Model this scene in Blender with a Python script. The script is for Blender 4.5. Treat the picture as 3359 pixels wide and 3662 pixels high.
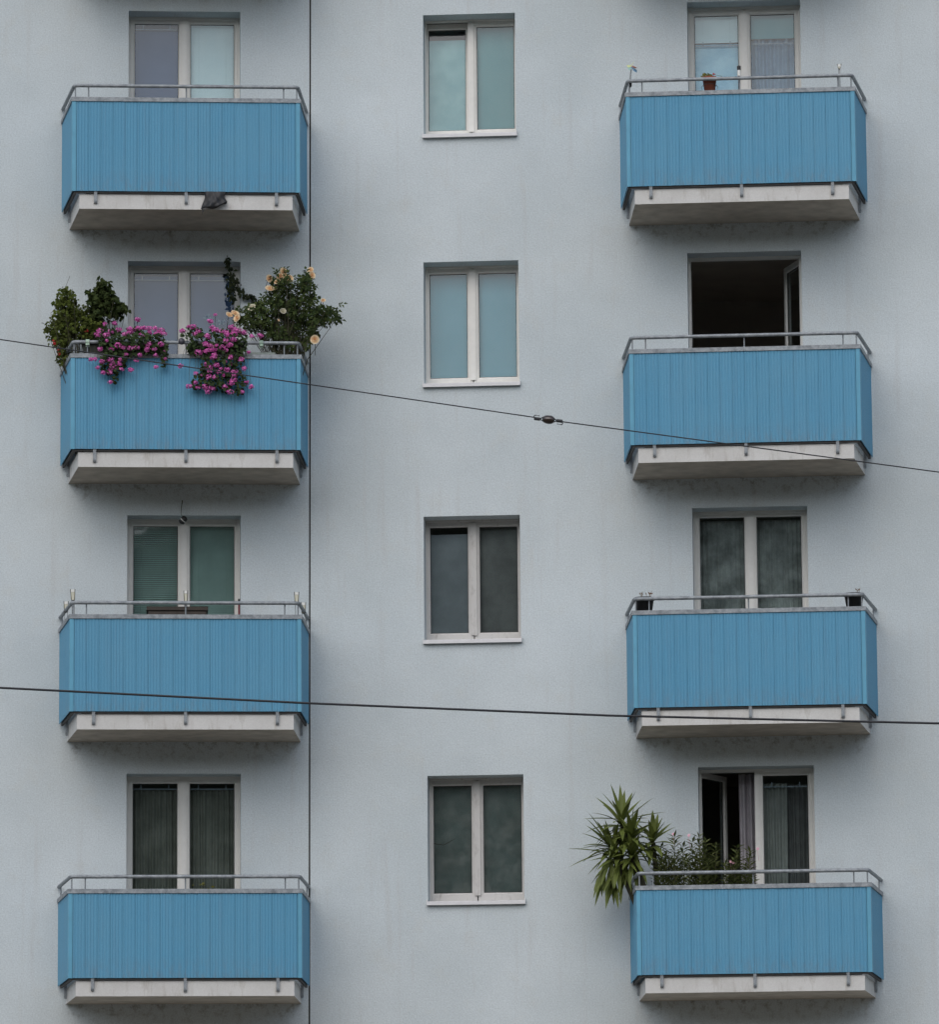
import bpy, math, random
from mathutils import Matrix, Vector
R = random.Random(7)
scene = bpy.context.scene
for o in list(bpy.data.objects):
    bpy.data.objects.remove(o)
C = scene.collection

# ------------------------------------------------------------------ camera, sky, sun, exposure
cam = bpy.data.cameras.new('camera')
cam.sensor_fit = 'HORIZONTAL'; cam.sensor_width = 36.0
cam.lens = 19283.487 / 3359 * 36.0
cam.clip_start = 0.5; cam.clip_end = 3000
camo = bpy.data.objects.new('camera', cam); C.objects.link(camo)
PITCH, YAW, ROLL = 0.17143, -0.07479, -0.00804
f0 = Vector((math.sin(YAW), math.cos(YAW), 0)); r0 = Vector((math.cos(YAW), -math.sin(YAW), 0)); u0 = Vector((0, 0, 1))
f2 = f0 * math.cos(PITCH) + u0 * math.sin(PITCH); u2 = u0 * math.cos(PITCH) - f0 * math.sin(PITCH)
r3 = r0 * math.cos(ROLL) + u2 * math.sin(ROLL); u3 = u2 * math.cos(ROLL) - r0 * math.sin(ROLL)
m = Matrix((r3, u3, -f2)).transposed().to_4x4(); m.translation = (6.0034, -57.082, 1.5875)
camo.matrix_world = m
scene.camera = camo

SUN_EL, SUN_AZ = math.radians(42), math.radians(190)   # azimuth measured clockwise from +Y
world = bpy.data.worlds.new('World'); scene.world = world; world.use_nodes = True
wn, wl = world.node_tree.nodes, world.node_tree.links
wn.clear()
sky = wn.new('ShaderNodeTexSky'); sky.sky_type = 'NISHITA'; sky.sun_disc = False
sky.sun_elevation = SUN_EL; sky.sun_rotation = SUN_AZ
sky.air_density = 1.0; sky.dust_density = 2.0; sky.ozone_density = 1.0
hs = wn.new('ShaderNodeHueSaturation'); hs.inputs['Saturation'].default_value = 0.72      # overcast: the blue is veiled
bg = wn.new('ShaderNodeBackground'); bg.inputs['Strength'].default_value = 0.15
wo = wn.new('ShaderNodeOutputWorld')
wl.new(sky.outputs[0], hs.inputs['Color']); wl.new(hs.outputs[0], bg.inputs['Color']); wl.new(bg.outputs[0], wo.inputs['Surface'])

sl = bpy.data.lights.new('sun', 'SUN'); sl.energy = 0.75; sl.angle = math.radians(90); sl.color = (1.0, 0.985, 0.965)
so = bpy.data.objects.new('sun', sl); C.objects.link(so); so.location = (0, -40, 60)
sd = Vector((math.sin(SUN_AZ) * math.cos(SUN_EL), math.cos(SUN_AZ) * math.cos(SUN_EL), math.sin(SUN_EL)))
so.rotation_euler = sd.to_track_quat('Z', 'Y').to_euler()

scene.render.engine = 'CYCLES'
vs = scene.view_settings
vs.view_transform = 'Standard'; vs.look = 'None'; vs.gamma = 1.0; vs.use_curve_mapping = False
vs.exposure = 0.20

# ------------------------------------------------------------------ mesh helpers
class MB:
    """collects faces, then links them as ONE mesh object"""
    def __init__(self): self.v = []; self.f = []
    def quad(self, a, b, c, d):
        n = len(self.v); self.v += [a, b, c, d]; self.f.append((n, n + 1, n + 2, n + 3))
    def poly(self, pts):
        n = len(self.v); self.v += list(pts); self.f.append(tuple(range(n, n + len(pts))))
    def box(self, x0, x1, y0, y1, z0, z1):
        n = len(self.v)
        self.v += [(x0, y0, z0), (x1, y0, z0), (x1, y1, z0), (x0, y1, z0), (x0, y0, z1), (x1, y0, z1), (x1, y1, z1), (x0, y1, z1)]
        self.f += [tuple(n + i for i in q) for q in ((0, 3, 2, 1), (4, 5, 6, 7), (0, 1, 5, 4), (1, 2, 6, 5), (2, 3, 7, 6), (3, 0, 4, 7))]
    def prism(self, loop, z0, z1):
        """vertical prism over a plan loop [(x,y)...] counter-clockwise seen from above"""
        n = len(self.v); k = len(loop)
        self.v += [(x, y, z0) for x, y in loop] + [(x, y, z1) for x, y in loop]
        self.f.append(tuple(n + i for i in reversed(range(k)))); self.f.append(tuple(n + k + i for i in range(k)))
        for i in range(k):
            j = (i + 1) % k; self.f.append((n + i, n + j, n + k + j, n + k + i))
    def tube(self, pts, rad, sides=8, caps=True):
        pts = [Vector(p) for p in pts]
        if not isinstance(rad, (list, tuple)): rad = [rad] * len(pts)
        n = len(self.v); t0 = (pts[1] - pts[0]).normalized()
        up = Vector((0, 0, 1)) if abs(t0.z) < 0.9 else Vector((1, 0, 0))
        for i, p in enumerate(pts):
            if i == 0: t = pts[1] - pts[0]
            elif i == len(pts) - 1: t = pts[-1] - pts[-2]
            else: t = (pts[i + 1] - pts[i]).normalized() + (pts[i] - pts[i - 1]).normalized()
            t.normalize(); a = t.cross(up)
            if a.length < 1e-5: a = t.cross(Vector((0, 1, 0)))
            a.normalize(); b = t.cross(a)
            sc = 1.0
            if 0 < i < len(pts) - 1:
                sc = 1.0 / max(0.6, t.dot((pts[i] - pts[i - 1]).normalized()))
            for s in range(sides):
                w = 2 * math.pi * s / sides
                self.v.append(tuple(p + (a * math.cos(w) * sc + b * math.sin(w)) * rad[i]))
        for i in range(len(pts) - 1):
            for s in range(sides):
                q = (s + 1) % sides
                self.f.append((n + i * sides + s, n + i * sides + q, n + (i + 1) * sides + q, n + (i + 1) * sides + s))
        if caps:
            self.f.append(tuple(n + s for s in reversed(range(sides))))
            e = n + (len(pts) - 1) * sides; self.f.append(tuple(e + s for s in range(sides)))
    def lathe(self, prof, cx=0, cy=0, sides=16, cap0=True, cap1=True):
        n = len(self.v); k = len(prof)
        for r, z in prof:
            for s in range(sides):
                w = 2 * math.pi * s / sides; self.v.append((cx + r * math.cos(w), cy + r * math.sin(w), z))
        for i in range(k - 1):
            for s in range(sides):
                q = (s + 1) % sides
                self.f.append((n + i * sides + s, n + i * sides + q, n + (i + 1) * sides + q, n + (i + 1) * sides + s))
        if cap0: self.f.append(tuple(n + s for s in reversed(range(sides))))
        if cap1: self.f.append(tuple(n + (k - 1) * sides + s for s in range(sides)))
    def ring(self, x0, x1, z0, z1, w, y0, y1, bead=0.010):
        """rectangular frame: front at y0 (toward the street), back at y1, member width w, inner glazing bead"""
        def rect(a, y): return [(x0 + a, y, z0 + a), (x1 - a, y, z0 + a), (x1 - a, y, z1 - a), (x0 + a, y, z1 - a)]
        loops = [rect(0.0, y1), rect(0.0, y0 + 0.004), rect(0.004, y0), rect(w - bead, y0), rect(w, y0 + bead * 1.4), rect(w, y1), rect(0.0, y1)]
        n = len(self.v)
        for l in loops: self.v += l
        for i in range(len(loops) - 1):
            for s in range(4):
                q = (s + 1) % 4
                self.f.append((n + i * 4 + s, n + i * 4 + q, n + (i + 1) * 4 + q, n + (i + 1) * 4 + s))
    def leaf(self, p, d, nrm, ln, wd, fold=0.25, bend=0.15):
        d = d.normalized(); s = d.cross(nrm)
        if s.length < 1e-4: s = d.cross(Vector((0.3, 1, 0.2)))
        s.normalize(); up = s.cross(d)
        m = p + d * ln * 0.42
        n = len(self.v)
        self.v += [tuple(p), tuple(m + s * wd * 0.5 + up * wd * fold), tuple(p + d * ln - up * ln * bend), tuple(m - s * wd * 0.5 + up * wd * fold)]
        self.f += [(n, n + 1, n + 2), (n, n + 2, n + 3)]
    def mesh(self, name, mat, smooth=False):
        me = bpy.data.meshes.new(name); me.from_pydata([tuple(v) for v in self.v], [], self.f)
        if mat is not None: me.materials.append(mat)
        if smooth:
            for p in me.polygons: p.use_smooth = True
        me.update(); return me
    def build(self, name, mat, parent=None, loc=(0, 0, 0), smooth=False, kind=None, label=None):
        return link(name, self.mesh(name, mat, smooth), parent, loc, kind, label)

def link(name, me, parent=None, loc=(0, 0, 0), kind=None, label=None):
    o = bpy.data.objects.new(name, me); C.objects.link(o); o.parent = parent; o.location = loc
    if kind: o['kind'] = kind
    if label: o['label'] = label
    return o
def empty(name, parent=None, loc=(0, 0, 0)):
    o = bpy.data.objects.new(name, None); C.objects.link(o); o.parent = parent; o.location = loc
    o.empty_display_size = 0.1; return o
def tag(o, label, cat, group=None):
    o['label'] = label; o['category'] = cat
    if group: o['group'] = group
    return o

# ------------------------------------------------------------------ materials
def new_mat(name):
    m = bpy.data.materials.new(name); m.use_nodes = True
    nt = m.node_tree; return m, nt.nodes, nt.links, nt.nodes['Principled BSDF']
def noise(nodes, links, co, scale, detail=4, rough=0.55, stretch=None):
    t = nodes.new('ShaderNodeTexNoise'); t.inputs['Scale'].default_value = scale; t.inputs['Detail'].default_value = detail; t.inputs['Roughness'].default_value = rough
    src = co
    if stretch:
        mp = nodes.new('ShaderNodeMapping'); mp.inputs['Scale'].default_value = stretch; links.new(co, mp.inputs['Vector']); src = mp.outputs[0]
    links.new(src, t.inputs['Vector']); return t.outputs['Fac']
def ramp(nodes, links, fac, a, b, ca=0.0, cb=1.0):
    r = nodes.new('ShaderNodeMapRange'); r.inputs['From Min'].default_value = a; r.inputs['From Max'].default_value = b
    r.inputs['To Min'].default_value = ca; r.inputs['To Max'].default_value = cb; links.new(fac, r.inputs['Value']); return r.outputs[0]
def mixc(nodes, links, fac, a, b, mode='MIX'):
    x = nodes.new('ShaderNodeMix'); x.data_type = 'RGBA'; x.blend_type = mode
    for sock, val in ((x.inputs[0], fac), (x.inputs[6], a), (x.inputs[7], b)):
        if hasattr(val, 'links') or hasattr(val, 'is_linked'): links.new(val, sock)
        elif isinstance(val, (int, float)): sock.default_value = val
        else: sock.default_value = (*val[:3], 1)
    return x.outputs[2]
def mathn(nodes, links, op, a, b=0.0):
    x = nodes.new('ShaderNodeMath'); x.operation = op
    for sock, val in ((x.inputs[0], a), (x.inputs[1], b)):
        if isinstance(val, (int, float)): sock.default_value = val
        else: links.new(val, sock)
    return x.outputs[0]
def bump(nodes, links, h, strength, dist):
    b = nodes.new('ShaderNodeBump'); b.inputs['Strength'].default_value = strength; b.inputs['Distance'].default_value = dist
    links.new(h, b.inputs['Height']); return b.outputs[0]
def coord(nodes, which='Object'):
    return nodes.new('ShaderNodeTexCoord').outputs[which]

def simple(name, col, rough=0.6, metal=0.0, var=0.12, scale=30, bumpd=0.0, spec=None):
    m, n, l, b = new_mat(name)
    co = coord(n)
    f = noise(n, l, co, scale)
    c = mixc(n, l, ramp(n, l, f, 0.3, 0.7), [x * (1 - var) for x in col], [min(1, x * (1 + var)) for x in col])
    l.new(c, b.inputs['Base Color'])
    b.inputs['Roughness'].default_value = rough; b.inputs['Metallic'].default_value = metal
    if spec is not None: b.inputs['Specular IOR Level'].default_value = spec
    if bumpd: l.new(bump(n, l, f, 0.6, bumpd), b.inputs['Normal'])
    return m
def islands(name, c1, c2, rough=0.5, spec=0.35, c3=None, trans=0.0):
    """each leaf or petal its own tone"""
    m, n, l, b = new_mat(name)
    g = n.new('ShaderNodeNewGeometry')
    c = mixc(n, l, g.outputs['Random Per Island'], c1, c2)
    if c3:
        f = noise(n, l, coord(n), 9, 2)
        c = mixc(n, l, ramp(n, l, f, 0.45, 0.65), c, c3)
    l.new(c, b.inputs['Base Color']); b.inputs['Roughness'].default_value = rough; b.inputs['Specular IOR Level'].default_value = spec
    if trans:
        o = n['Material Output']; t = n.new('ShaderNodeBsdfTranslucent'); l.new(c, t.inputs['Color'])
        mx = n.new('ShaderNodeMixShader'); mx.inputs[0].default_value = trans
        l.new(b.outputs[0], mx.inputs[1]); l.new(t.outputs[0], mx.inputs[2]); l.new(mx.outputs[0], o.inputs['Surface'])
    return m

def plaster(name, uc, z0):
    m, n, l, b = new_mat(name); co = coord(n)
    big = noise(n, l, co, 0.55, 5, 0.6); mid = noise(n, l, co, 3.2, 5, 0.62); fine = noise(n, l, co, 62, 3, 0.75)
    streak = noise(n, l, co, 2.2, 4, 0.6, (3.2, 1, 0.22))
    c = mixc(n, l, ramp(n, l, big, 0.35, 0.68), (0.503, 0.558, 0.574), (0.595, 0.650, 0.667))
    c = mixc(n, l, ramp(n, l, mid, 0.54, 0.78, 0, 0.50), c, (0.545, 0.565, 0.540))
    c = mixc(n, l, ramp(n, l, streak, 0.56, 0.78, 0, 0.42), c, (0.46, 0.455, 0.44))
    sp = noise(n, l, co, 14, 6, 0.72)
    c = mixc(n, l, ramp(n, l, sp, 0.67, 0.78, 0, 0.42), c, (0.36, 0.34, 0.31))
    # hairline cracks
    vo = n.new('ShaderNodeTexVoronoi'); vo.feature = 'DISTANCE_TO_EDGE'; vo.inputs['Scale'].default_value = 0.62; vo.inputs['Randomness'].default_value = 1.0
    wv = n.new('ShaderNodeVectorMath'); wv.operation = 'ADD'; l.new(co, wv.inputs[0])
    wz = n.new('ShaderNodeTexNoise'); wz.inputs['Scale'].default_value = 4.0; wz.inputs['Detail'].default_value = 6; l.new(co, wz.inputs['Vector'])
    ws = n.new('ShaderNodeVectorMath'); ws.operation = 'SCALE'; ws.inputs['Scale'].default_value = 0.35; l.new(wz.outputs['Color'], ws.inputs[0]); l.new(ws.outputs[0], wv.inputs[1])
    l.new(wv.outputs[0], vo.inputs['Vector'])
    ck = mathn(n, l, 'MULTIPLY', ramp(n, l, vo.outputs['Distance'], 0.0042, 0.0008), ramp(n, l, noise(n, l, co, 0.9, 3, 0.6), 0.60, 0.74, 0.0, 0.14))
    c = mixc(n, l, ck, c, (0.26, 0.25, 0.24))
    # grime that has settled in specks where the slabs meet the wall
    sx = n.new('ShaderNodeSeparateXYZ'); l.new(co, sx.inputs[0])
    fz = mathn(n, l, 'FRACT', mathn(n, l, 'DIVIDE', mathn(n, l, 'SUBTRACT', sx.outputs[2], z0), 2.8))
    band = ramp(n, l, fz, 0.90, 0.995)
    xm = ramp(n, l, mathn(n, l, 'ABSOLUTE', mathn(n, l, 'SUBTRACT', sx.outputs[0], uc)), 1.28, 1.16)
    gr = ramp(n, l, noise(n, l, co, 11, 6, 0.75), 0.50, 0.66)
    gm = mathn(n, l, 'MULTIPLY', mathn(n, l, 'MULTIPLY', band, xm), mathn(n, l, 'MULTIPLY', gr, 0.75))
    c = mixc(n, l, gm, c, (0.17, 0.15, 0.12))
    g = ramp(n, l, fine, 0.30, 0.70, 0.84, 1.13)
    vv = n.new('ShaderNodeVectorMath'); vv.operation = 'SCALE'; l.new(c, vv.inputs[0]); l.new(g, vv.inputs['Scale'])
    l.new(vv.outputs[0], b.inputs['Base Color']); b.inputs['Roughness'].default_value = 0.92; b.inputs['Specular IOR Level'].default_value = 0.2
    h = mathn(n, l, 'ADD', mathn(n, l, 'MULTIPLY', fine, 0.6), mathn(n, l, 'MULTIPLY', mid, 2.2))
    l.new(bump(n, l, h, 0.55, 0.006), b.inputs['Normal'])
    return m
def slab_mat():
    m, n, l, b = new_mat('slab_paint'); co = coord(n)
    big = noise(n, l, co, 2.1, 5, 0.6); fine = noise(n, l, co, 70, 3, 0.65); st = noise(n, l, co, 5, 5, 0.7, (1.6, 1.6, 0.35))
    c = mixc(n, l, ramp(n, l, big, 0.3, 0.7), (0.56, 0.555, 0.53), (0.66, 0.66, 0.64))
    c = mixc(n, l, ramp(n, l, st, 0.54, 0.72, 0, 0.62), c, (0.33, 0.30, 0.255))
    c = mixc(n, l, ramp(n, l, fine, 0.3, 0.75, 0, 0.2), c, (0.30, 0.29, 0.27))
    l.new(c, b.inputs['Base Color']); b.inputs['Roughness'].default_value = 0.9; b.inputs['Specular IOR Level'].default_value = 0.2
    l.new(bump(n, l, fine, 0.4, 0.004), b.inputs['Normal']); return m
def sheet_mat(name, hsv=0.0):
    m, n, l, b = new_mat(name); co = coord(n)
    oi = n.new('ShaderNodeObjectInfo')
    mpz = n.new('ShaderNodeVectorMath'); mpz.operation = 'ADD'; l.new(co, mpz.inputs[0])
    sc = n.new('ShaderNodeVectorMath'); sc.operation = 'SCALE'; l.new(oi.outputs['Location'], sc.inputs[0]); sc.inputs['Scale'].default_value = 1.0; l.new(sc.outputs[0], mpz.inputs[1])
    p = mpz.outputs[0]
    a = noise(n, l, p, 1.6, 4, 0.6); st = noise(n, l, p, 9, 4, 0.65, (2.5, 2.5, 0.12)); fine = noise(n, l, p, 160, 2, 0.6)
    c = mixc(n, l, oi.outputs['Random'], (0.090, 0.284, 0.436), (0.098, 0.298, 0.452))
    c = mixc(n, l, ramp(n, l, a, 0.38, 0.66, 0, 0.6), c, (0.112, 0.302, 0.440))
    c = mixc(n, l, ramp(n, l, st, 0.52, 0.74, 0, 0.45), c, (0.116, 0.262, 0.380))
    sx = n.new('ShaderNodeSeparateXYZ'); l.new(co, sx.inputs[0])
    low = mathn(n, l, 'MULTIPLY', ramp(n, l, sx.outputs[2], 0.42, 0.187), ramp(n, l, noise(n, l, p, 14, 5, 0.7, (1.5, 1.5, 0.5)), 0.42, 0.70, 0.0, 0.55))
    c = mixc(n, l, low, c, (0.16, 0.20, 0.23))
    g = ramp(n, l, fine, 0.3, 0.7, 0.91, 1.09)
    vv = n.new('ShaderNodeVectorMath'); vv.operation = 'SCALE'; l.new(c, vv.inputs[0]); l.new(g, vv.inputs['Scale'])
    l.new(vv.outputs[0], b.inputs['Base Color']); b.inputs['Roughness'].default_value = 0.55; b.inputs['Specular IOR Level'].default_value = 0.3
    return m
def galv():
    m, n, l, b = new_mat('galvanised_steel'); co = coord(n)
    a = noise(n, l, co, 18, 5, 0.7); f = noise(n, l, co, 90, 3, 0.6)
    c = mixc(n, l, ramp(n, l, a, 0.35, 0.68), (0.17, 0.19, 0.205), (0.36, 0.39, 0.41))
    c = mixc(n, l, ramp(n, l, f, 0.5, 0.8, 0, 0.5), c, (0.17, 0.17, 0.17))
    l.new(c, b.inputs['Base Color']); b.inputs['Metallic'].default_value = 0.35; b.inputs['Roughness'].default_value = 0.58
    return m
def glass_mat(name, tint, refl=0.10, wavy=0.0006, dirt=0.0):
    m, n, l, b = new_mat(name); n.remove(b); co = coord(n)
    w = noise(n, l, co, 3.2, 2, 0.5); nb = bump(n, l, w, 1.0, wavy)
    fr = n.new('ShaderNodeFresnel'); fr.inputs['IOR'].default_value = 1.5
    fac = mathn(n, l, 'ADD', fr.outputs[0], refl)
    tr = n.new('ShaderNodeBsdfTransparent'); tr.inputs['Color'].default_value = (*tint, 1)
    gl = n.new('ShaderNodeBsdfGlossy'); gl.inputs['Roughness'].default_value = 0.03; gl.inputs['Color'].default_value = (0.95, 0.98, 1, 1); l.new(nb, gl.inputs['Normal'])
    mx = n.new('ShaderNodeMixShader'); l.new(fac, mx.inputs[0]); l.new(tr.outputs[0], mx.inputs[1]); l.new(gl.outputs[0], mx.inputs[2])
    out = mx.outputs[0]
    if dirt:
        df = n.new('ShaderNodeBsdfDiffuse'); df.inputs['Color'].default_value = (0.30, 0.32, 0.30, 1)
        d = ramp(n, l, noise(n, l, co, 6, 5, 0.65), 0.4, 0.75, dirt * 0.3, dirt)
        m2 = n.new('ShaderNodeMixShader'); l.new(d, m2.inputs[0]); l.new(out, m2.inputs[1]); l.new(df.outputs[0], m2.inputs[2]); out = m2.outputs[0]
    l.new(out, n['Material Output'].inputs['Surface']); return m
def old_paint():
    m, n, l, b = new_mat('weathered_white_wood'); co = coord(n)
    a = noise(n, l, co, 14, 5, 0.7, (1, 1, 0.35)); f = noise(n, l, co, 60, 3)
    c = mixc(n, l, ramp(n, l, a, 0.55, 0.85), (0.52, 0.51, 0.49), (0.27, 0.25, 0.23))
    l.new(c, b.inputs['Base Color']); b.inputs['Roughness'].default_value = 0.75
    l.new(bump(n, l, a, 0.5, 0.004), b.inputs['Normal']); return m
def net_mat(name, c1, c2, alpha=None):
    """woven net or cloth, blotched"""
    m, n, l, b = new_mat(name); co = coord(n)
    a = noise(n, l, co, 4.5, 4, 0.6); f = noise(n, l, co, 140, 2)
    c = mixc(n, l, ramp(n, l, a, 0.35, 0.68), c1, c2)
    c = mixc(n, l, ramp(n, l, f, 0.3, 0.7, 0, 0.25), c, [x * 0.6 for x in c1])
    l.new(c, b.inputs['Base Color']); b.inputs['Roughness'].default_value = 0.9; b.inputs['Specular IOR Level'].default_value = 0.1
    if alpha is not None: b.inputs['Alpha'].default_value = alpha
    return m

M = {}
M['plasterL'] = plaster('plaster_left_block', -1.3576, 6.233); M['plasterR'] = plaster('plaster_right_block', 4.7376, 6.209); M['slab'] = slab_mat(); M['blue'] = sheet_mat('blue_sheet'); M['galv'] = galv()
M['trim'] = simple('blue_corner_trim', (0.112, 0.330, 0.470), 0.5, var=0.06, scale=6, spec=0.3)
M['pvc'] = simple('white_plastic_frame', (0.70, 0.69, 0.65), 0.4, var=0.04, scale=12)
M['sillw'] = simple('white_metal_sill', (0.66, 0.66, 0.665), 0.45, var=0.05, scale=12)
M['oldw'] = old_paint()
M['gasket'] = simple('black_gasket', (0.02, 0.02, 0.02), 0.7)
M['glass'] = glass_mat('window_glass', (0.86, 0.95, 0.96), 0.015, 0.0007)
M['glass_dark'] = glass_mat('old_window_glass', (0.70, 0.78, 0.77), 0.01, 0.0012, 0.25)
M['soffit'] = simple('shade_darkened_soffit', (0.42, 0.375, 0.315), 0.95, var=0.18, scale=5, bumpd=0.003)  # slab undersides: part of their shade is painted in as a darker tone
M['room'] = simple('room_walls', (0.36, 0.33, 0.29), 0.9, var=0.1, scale=2)
M['dark'] = simple('dark_joint_filler', (0.020, 0.016, 0.013), 0.9, var=0.3, scale=20)
M['shade_dark'] = simple('painted_shade_dark', (0.035, 0.033, 0.031), 0.7, var=0.25, scale=25)  # near-black tone that paints the shade under the panels
M['asphalt'] = simple('asphalt', (0.125, 0.110, 0.088), 0.95, var=0.2, scale=3, bumpd=0.01)
M['paving'] = simple('dark_paving', (0.18, 0.15, 0.115), 0.9, var=0.15, scale=2, bumpd=0.005)
M['hill'] = simple('wooded_hill', (0.035, 0.045, 0.025), 0.95, var=0.5, scale=0.12, spec=0.1)

# ------------------------------------------------------------------ setting: ground, pavement, hill opposite
g = MB(); g.quad((-900, -900, 0), (900, -900, 0), (900, 900, 0), (-900, 900, 0))
g.build('ground', M['asphalt'], kind='structure')
g = MB(); g.box(-22, 26, -5.5, 6, 0.004, 0.13)
g.build('pavement', M['paving'], kind='structure')
# the wooded ridge behind the camera: it is what the lower windows mirror
g = MB(); NX, NY = 90, 14
Rh = random.Random(3)
ph = [Rh.uniform(0, 6.28) for _ in range(8)]
for j in range(NY + 1):
    for i in range(NX + 1):
        x = -420 + 840 * i / NX; t = j / NY; y = -130 - 330 * t
        ridge = 55 + 4 * math.sin(x * 0.013 + ph[0]) + 5 * math.sin(x * 0.041 + ph[1]) + 3.0 * math.sin(x * 0.11 + ph[2]) + 13 * math.exp(-((x - 120) / 70) ** 2)
        h = ridge * math.sin(min(1, t / 0.45) * math.pi / 2) * (1 if t < 0.5 else 1 - 0.25 * (t - 0.5))
        h += (Rh.uniform(-1.6, 1.6) if t > 0 else 0)
        g.v.append((x, y, max(h, 0) - (0.5 if t == 0 else 0)))
for j in range(NY):
    for i in range(NX):
        a = j * (NX + 1) + i; g.f.append((a, a + 1, a + NX + 2, a + NX + 1))
g.build('hill', M['hill'], kind='structure')

# ------------------------------------------------------------------ dimensions (metres)
FP = 2.8                                     # storey height
ZL, ZR = 6.233, 6.209                        # underside of the lowest balcony slab in view
UL, UR = -1.3576, 4.7376                     # balcony axes measured from the joint
PHI = 0.14335                                # the left block is turned this much
REV = 0.27                                   # reveal depth
TOP = 24.0
def tilt(z): return 0.018 - 0.042 * (17.3 - z) / 11.3     # the joint is not quite plumb

def facade(b, xs_out, openings, joint_side):
    """wall with openings and reveals. xs_out = (x_left, x_right); joint at the joint_side end"""
    x0, x1 = xs_out
    xs = sorted({x0, x1} | {o[0] for o in openings} | {o[1] for o in openings})
    zs = sorted({0.0, TOP} | {o[2] for o in openings} | {o[3] for o in openings})
    g = MB(); idx = {}
    def vid(i, k):
        if (i, k) not in idx:
            x = xs[i]
            if (joint_side == 'L' and i == 0) or (joint_side == 'R' and i == len(xs) - 1): x += tilt(zs[k])
            idx[i, k] = len(g.v); g.v.append((x, 0.0, zs[k]))
        return idx[i, k]
    for i in range(len(xs) - 1):
        for k in range(len(zs) - 1):
            cx, cz = (xs[i] + xs[i + 1]) / 2, (zs[k] + zs[k + 1]) / 2
            if any(o[0] < cx < o[1] and o[2] < cz < o[3] for o in openings): continue
            g.f.append((vid(i, k), vid(i + 1, k), vid(i + 1, k + 1), vid(i, k + 1)))
    for a, c, d, e in openings:
        y = REV + 0.075
        g.quad((a, 0, d), (a, 0, e), (a, y, e), (a, y, d)); g.quad((c, 0, e), (c, 0, d), (c, y, d), (c, y, e))
        g.quad((a, 0, e), (c, 0, e), (c, y, e), (a, y, e)); g.quad((c, 0, d), (a, 0, d), (a, y, d), (c, y, d))
    # end faces, back and roof
    Y = 9.0
    jl = [(x0 + (tilt(z) if joint_side == 'L' else 0), z) for z in (0, TOP)]; jr = [(x1 + (tilt(z) if joint_side == 'R' else 0), z) for z in (0, TOP)]
    g.quad((jl[0][0], Y, 0), (jl[0][0], 0, 0), (jl[1][0], 0, TOP), (jl[1][0], Y, TOP))
    g.quad((jr[0][0], 0, 0), (jr[0][0], Y, 0), (jr[1][0], Y, TOP), (jr[1][0], 0, TOP))
    g.quad((jr[0][0], Y, 0), (jl[0][0], Y, 0), (jl[1][0], Y, TOP), (jr[1][0], Y, TOP))
    g.quad((jl[1][0], 0, TOP), (jr[1][0], 0, TOP), (jr[1][0], Y, TOP), (jl[1][0], Y, TOP))
    return g.build('wall', M['plaster' + ('L' if joint_side == 'R' else 'R')], b)

def room(b, o, floor, dark=False):
    """the dim room behind an opening, a closed shell with the opening left free"""
    a, c, d, e = o; y0 = REV + 0.075; y1 = 3.6; xl, xr = a - 0.22, c + 0.22; zl, zh = floor, floor + 2.5
    g = MB()
    g.quad((xl, y1, zl), (xr, y1, zl), (xr, y1, zh), (xl, y1, zh))
    g.quad((xl, y0, zl), (xl, y1, zl), (xl, y1, zh), (xl, y0, zh)); g.quad((xr, y1, zl), (xr, y0, zl), (xr, y0, zh), (xr, y1, zh))
    g.quad((xl, y0, zl), (xr, y0, zl), (xr, y1, zl), (xl, y1, zl)); g.quad((xl, y0, zh), (xl, y1, zh), (xr, y1, zh), (xr, y0, zh))
    g.quad((xl, y0, zl), (xl, y0, zh), (a, y0, zh), (a, y0, zl)); g.quad((c, y0, zl), (c, y0, zh), (xr, y0, zh), (xr, y0, zl))
    g.quad((a, y0, e), (a, y0, zh), (c, y0, zh), (c, y0, e))
    if d > zl + 0.01: g.quad((a, y0, zl), (a, y0, d), (c, y0, d), (c, y0, zl))
    return g.build('room_interior', M['room'], b)

# -------- things that hang behind the panes (each a sub-part of its window)
BL = {}
BL['light'] = net_mat('pale_teal_blind', (0.74, 0.86, 0.88), (0.80, 0.90, 0.91))
BL['teal'] = net_mat('teal_roller_blind', (0.18, 0.39, 0.41), (0.22, 0.43, 0.44))
BL['tealb'] = net_mat('blue_teal_roller_blind', (0.18, 0.41, 0.49), (0.21, 0.44, 0.52))
BL['tealg'] = net_mat('pale_green_teal_roller_blind', (0.28, 0.47, 0.49), (0.40, 0.58, 0.58))
BL['slat'] = simple('blind_slats_green_grey', (0.36, 0.47, 0.43), 0.6, var=0.1, scale=5)
BL['greyblue'] = net_mat('grey_blue_shade', (0.085, 0.13, 0.24), (0.11, 0.155, 0.275))
BL['netg'] = net_mat('grey_insect_net', (0.22, 0.23, 0.245), (0.27, 0.28, 0.295))
BL['netd'] = net_mat('dark_insect_net', (0.15, 0.145, 0.142), (0.215, 0.21, 0.205))
BL['oldn'] = net_mat('worn_green_net', (0.125, 0.165, 0.162), (0.20, 0.25, 0.25))
BL['sheer'] = net_mat('dark_sheer_curtain', (0.17, 0.17, 0.145), (0.27, 0.265, 0.23))
BL['lace'] = net_mat('grey_lace_curtain', (0.17, 0.175, 0.17), (0.42, 0.43, 0.41))
BL['sheerb'] = net_mat('blue_grey_sheer_curtain', (0.16, 0.25, 0.36), (0.28, 0.39, 0.50))
BL['white'] = net_mat('bright_net_curtain', (0.30, 0.56, 0.72), (0.56, 0.80, 0.90))
BL['lilac'] = net_mat('grey_lilac_curtain', (0.42, 0.40, 0.43), (0.52, 0.50, 0.53))
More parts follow.
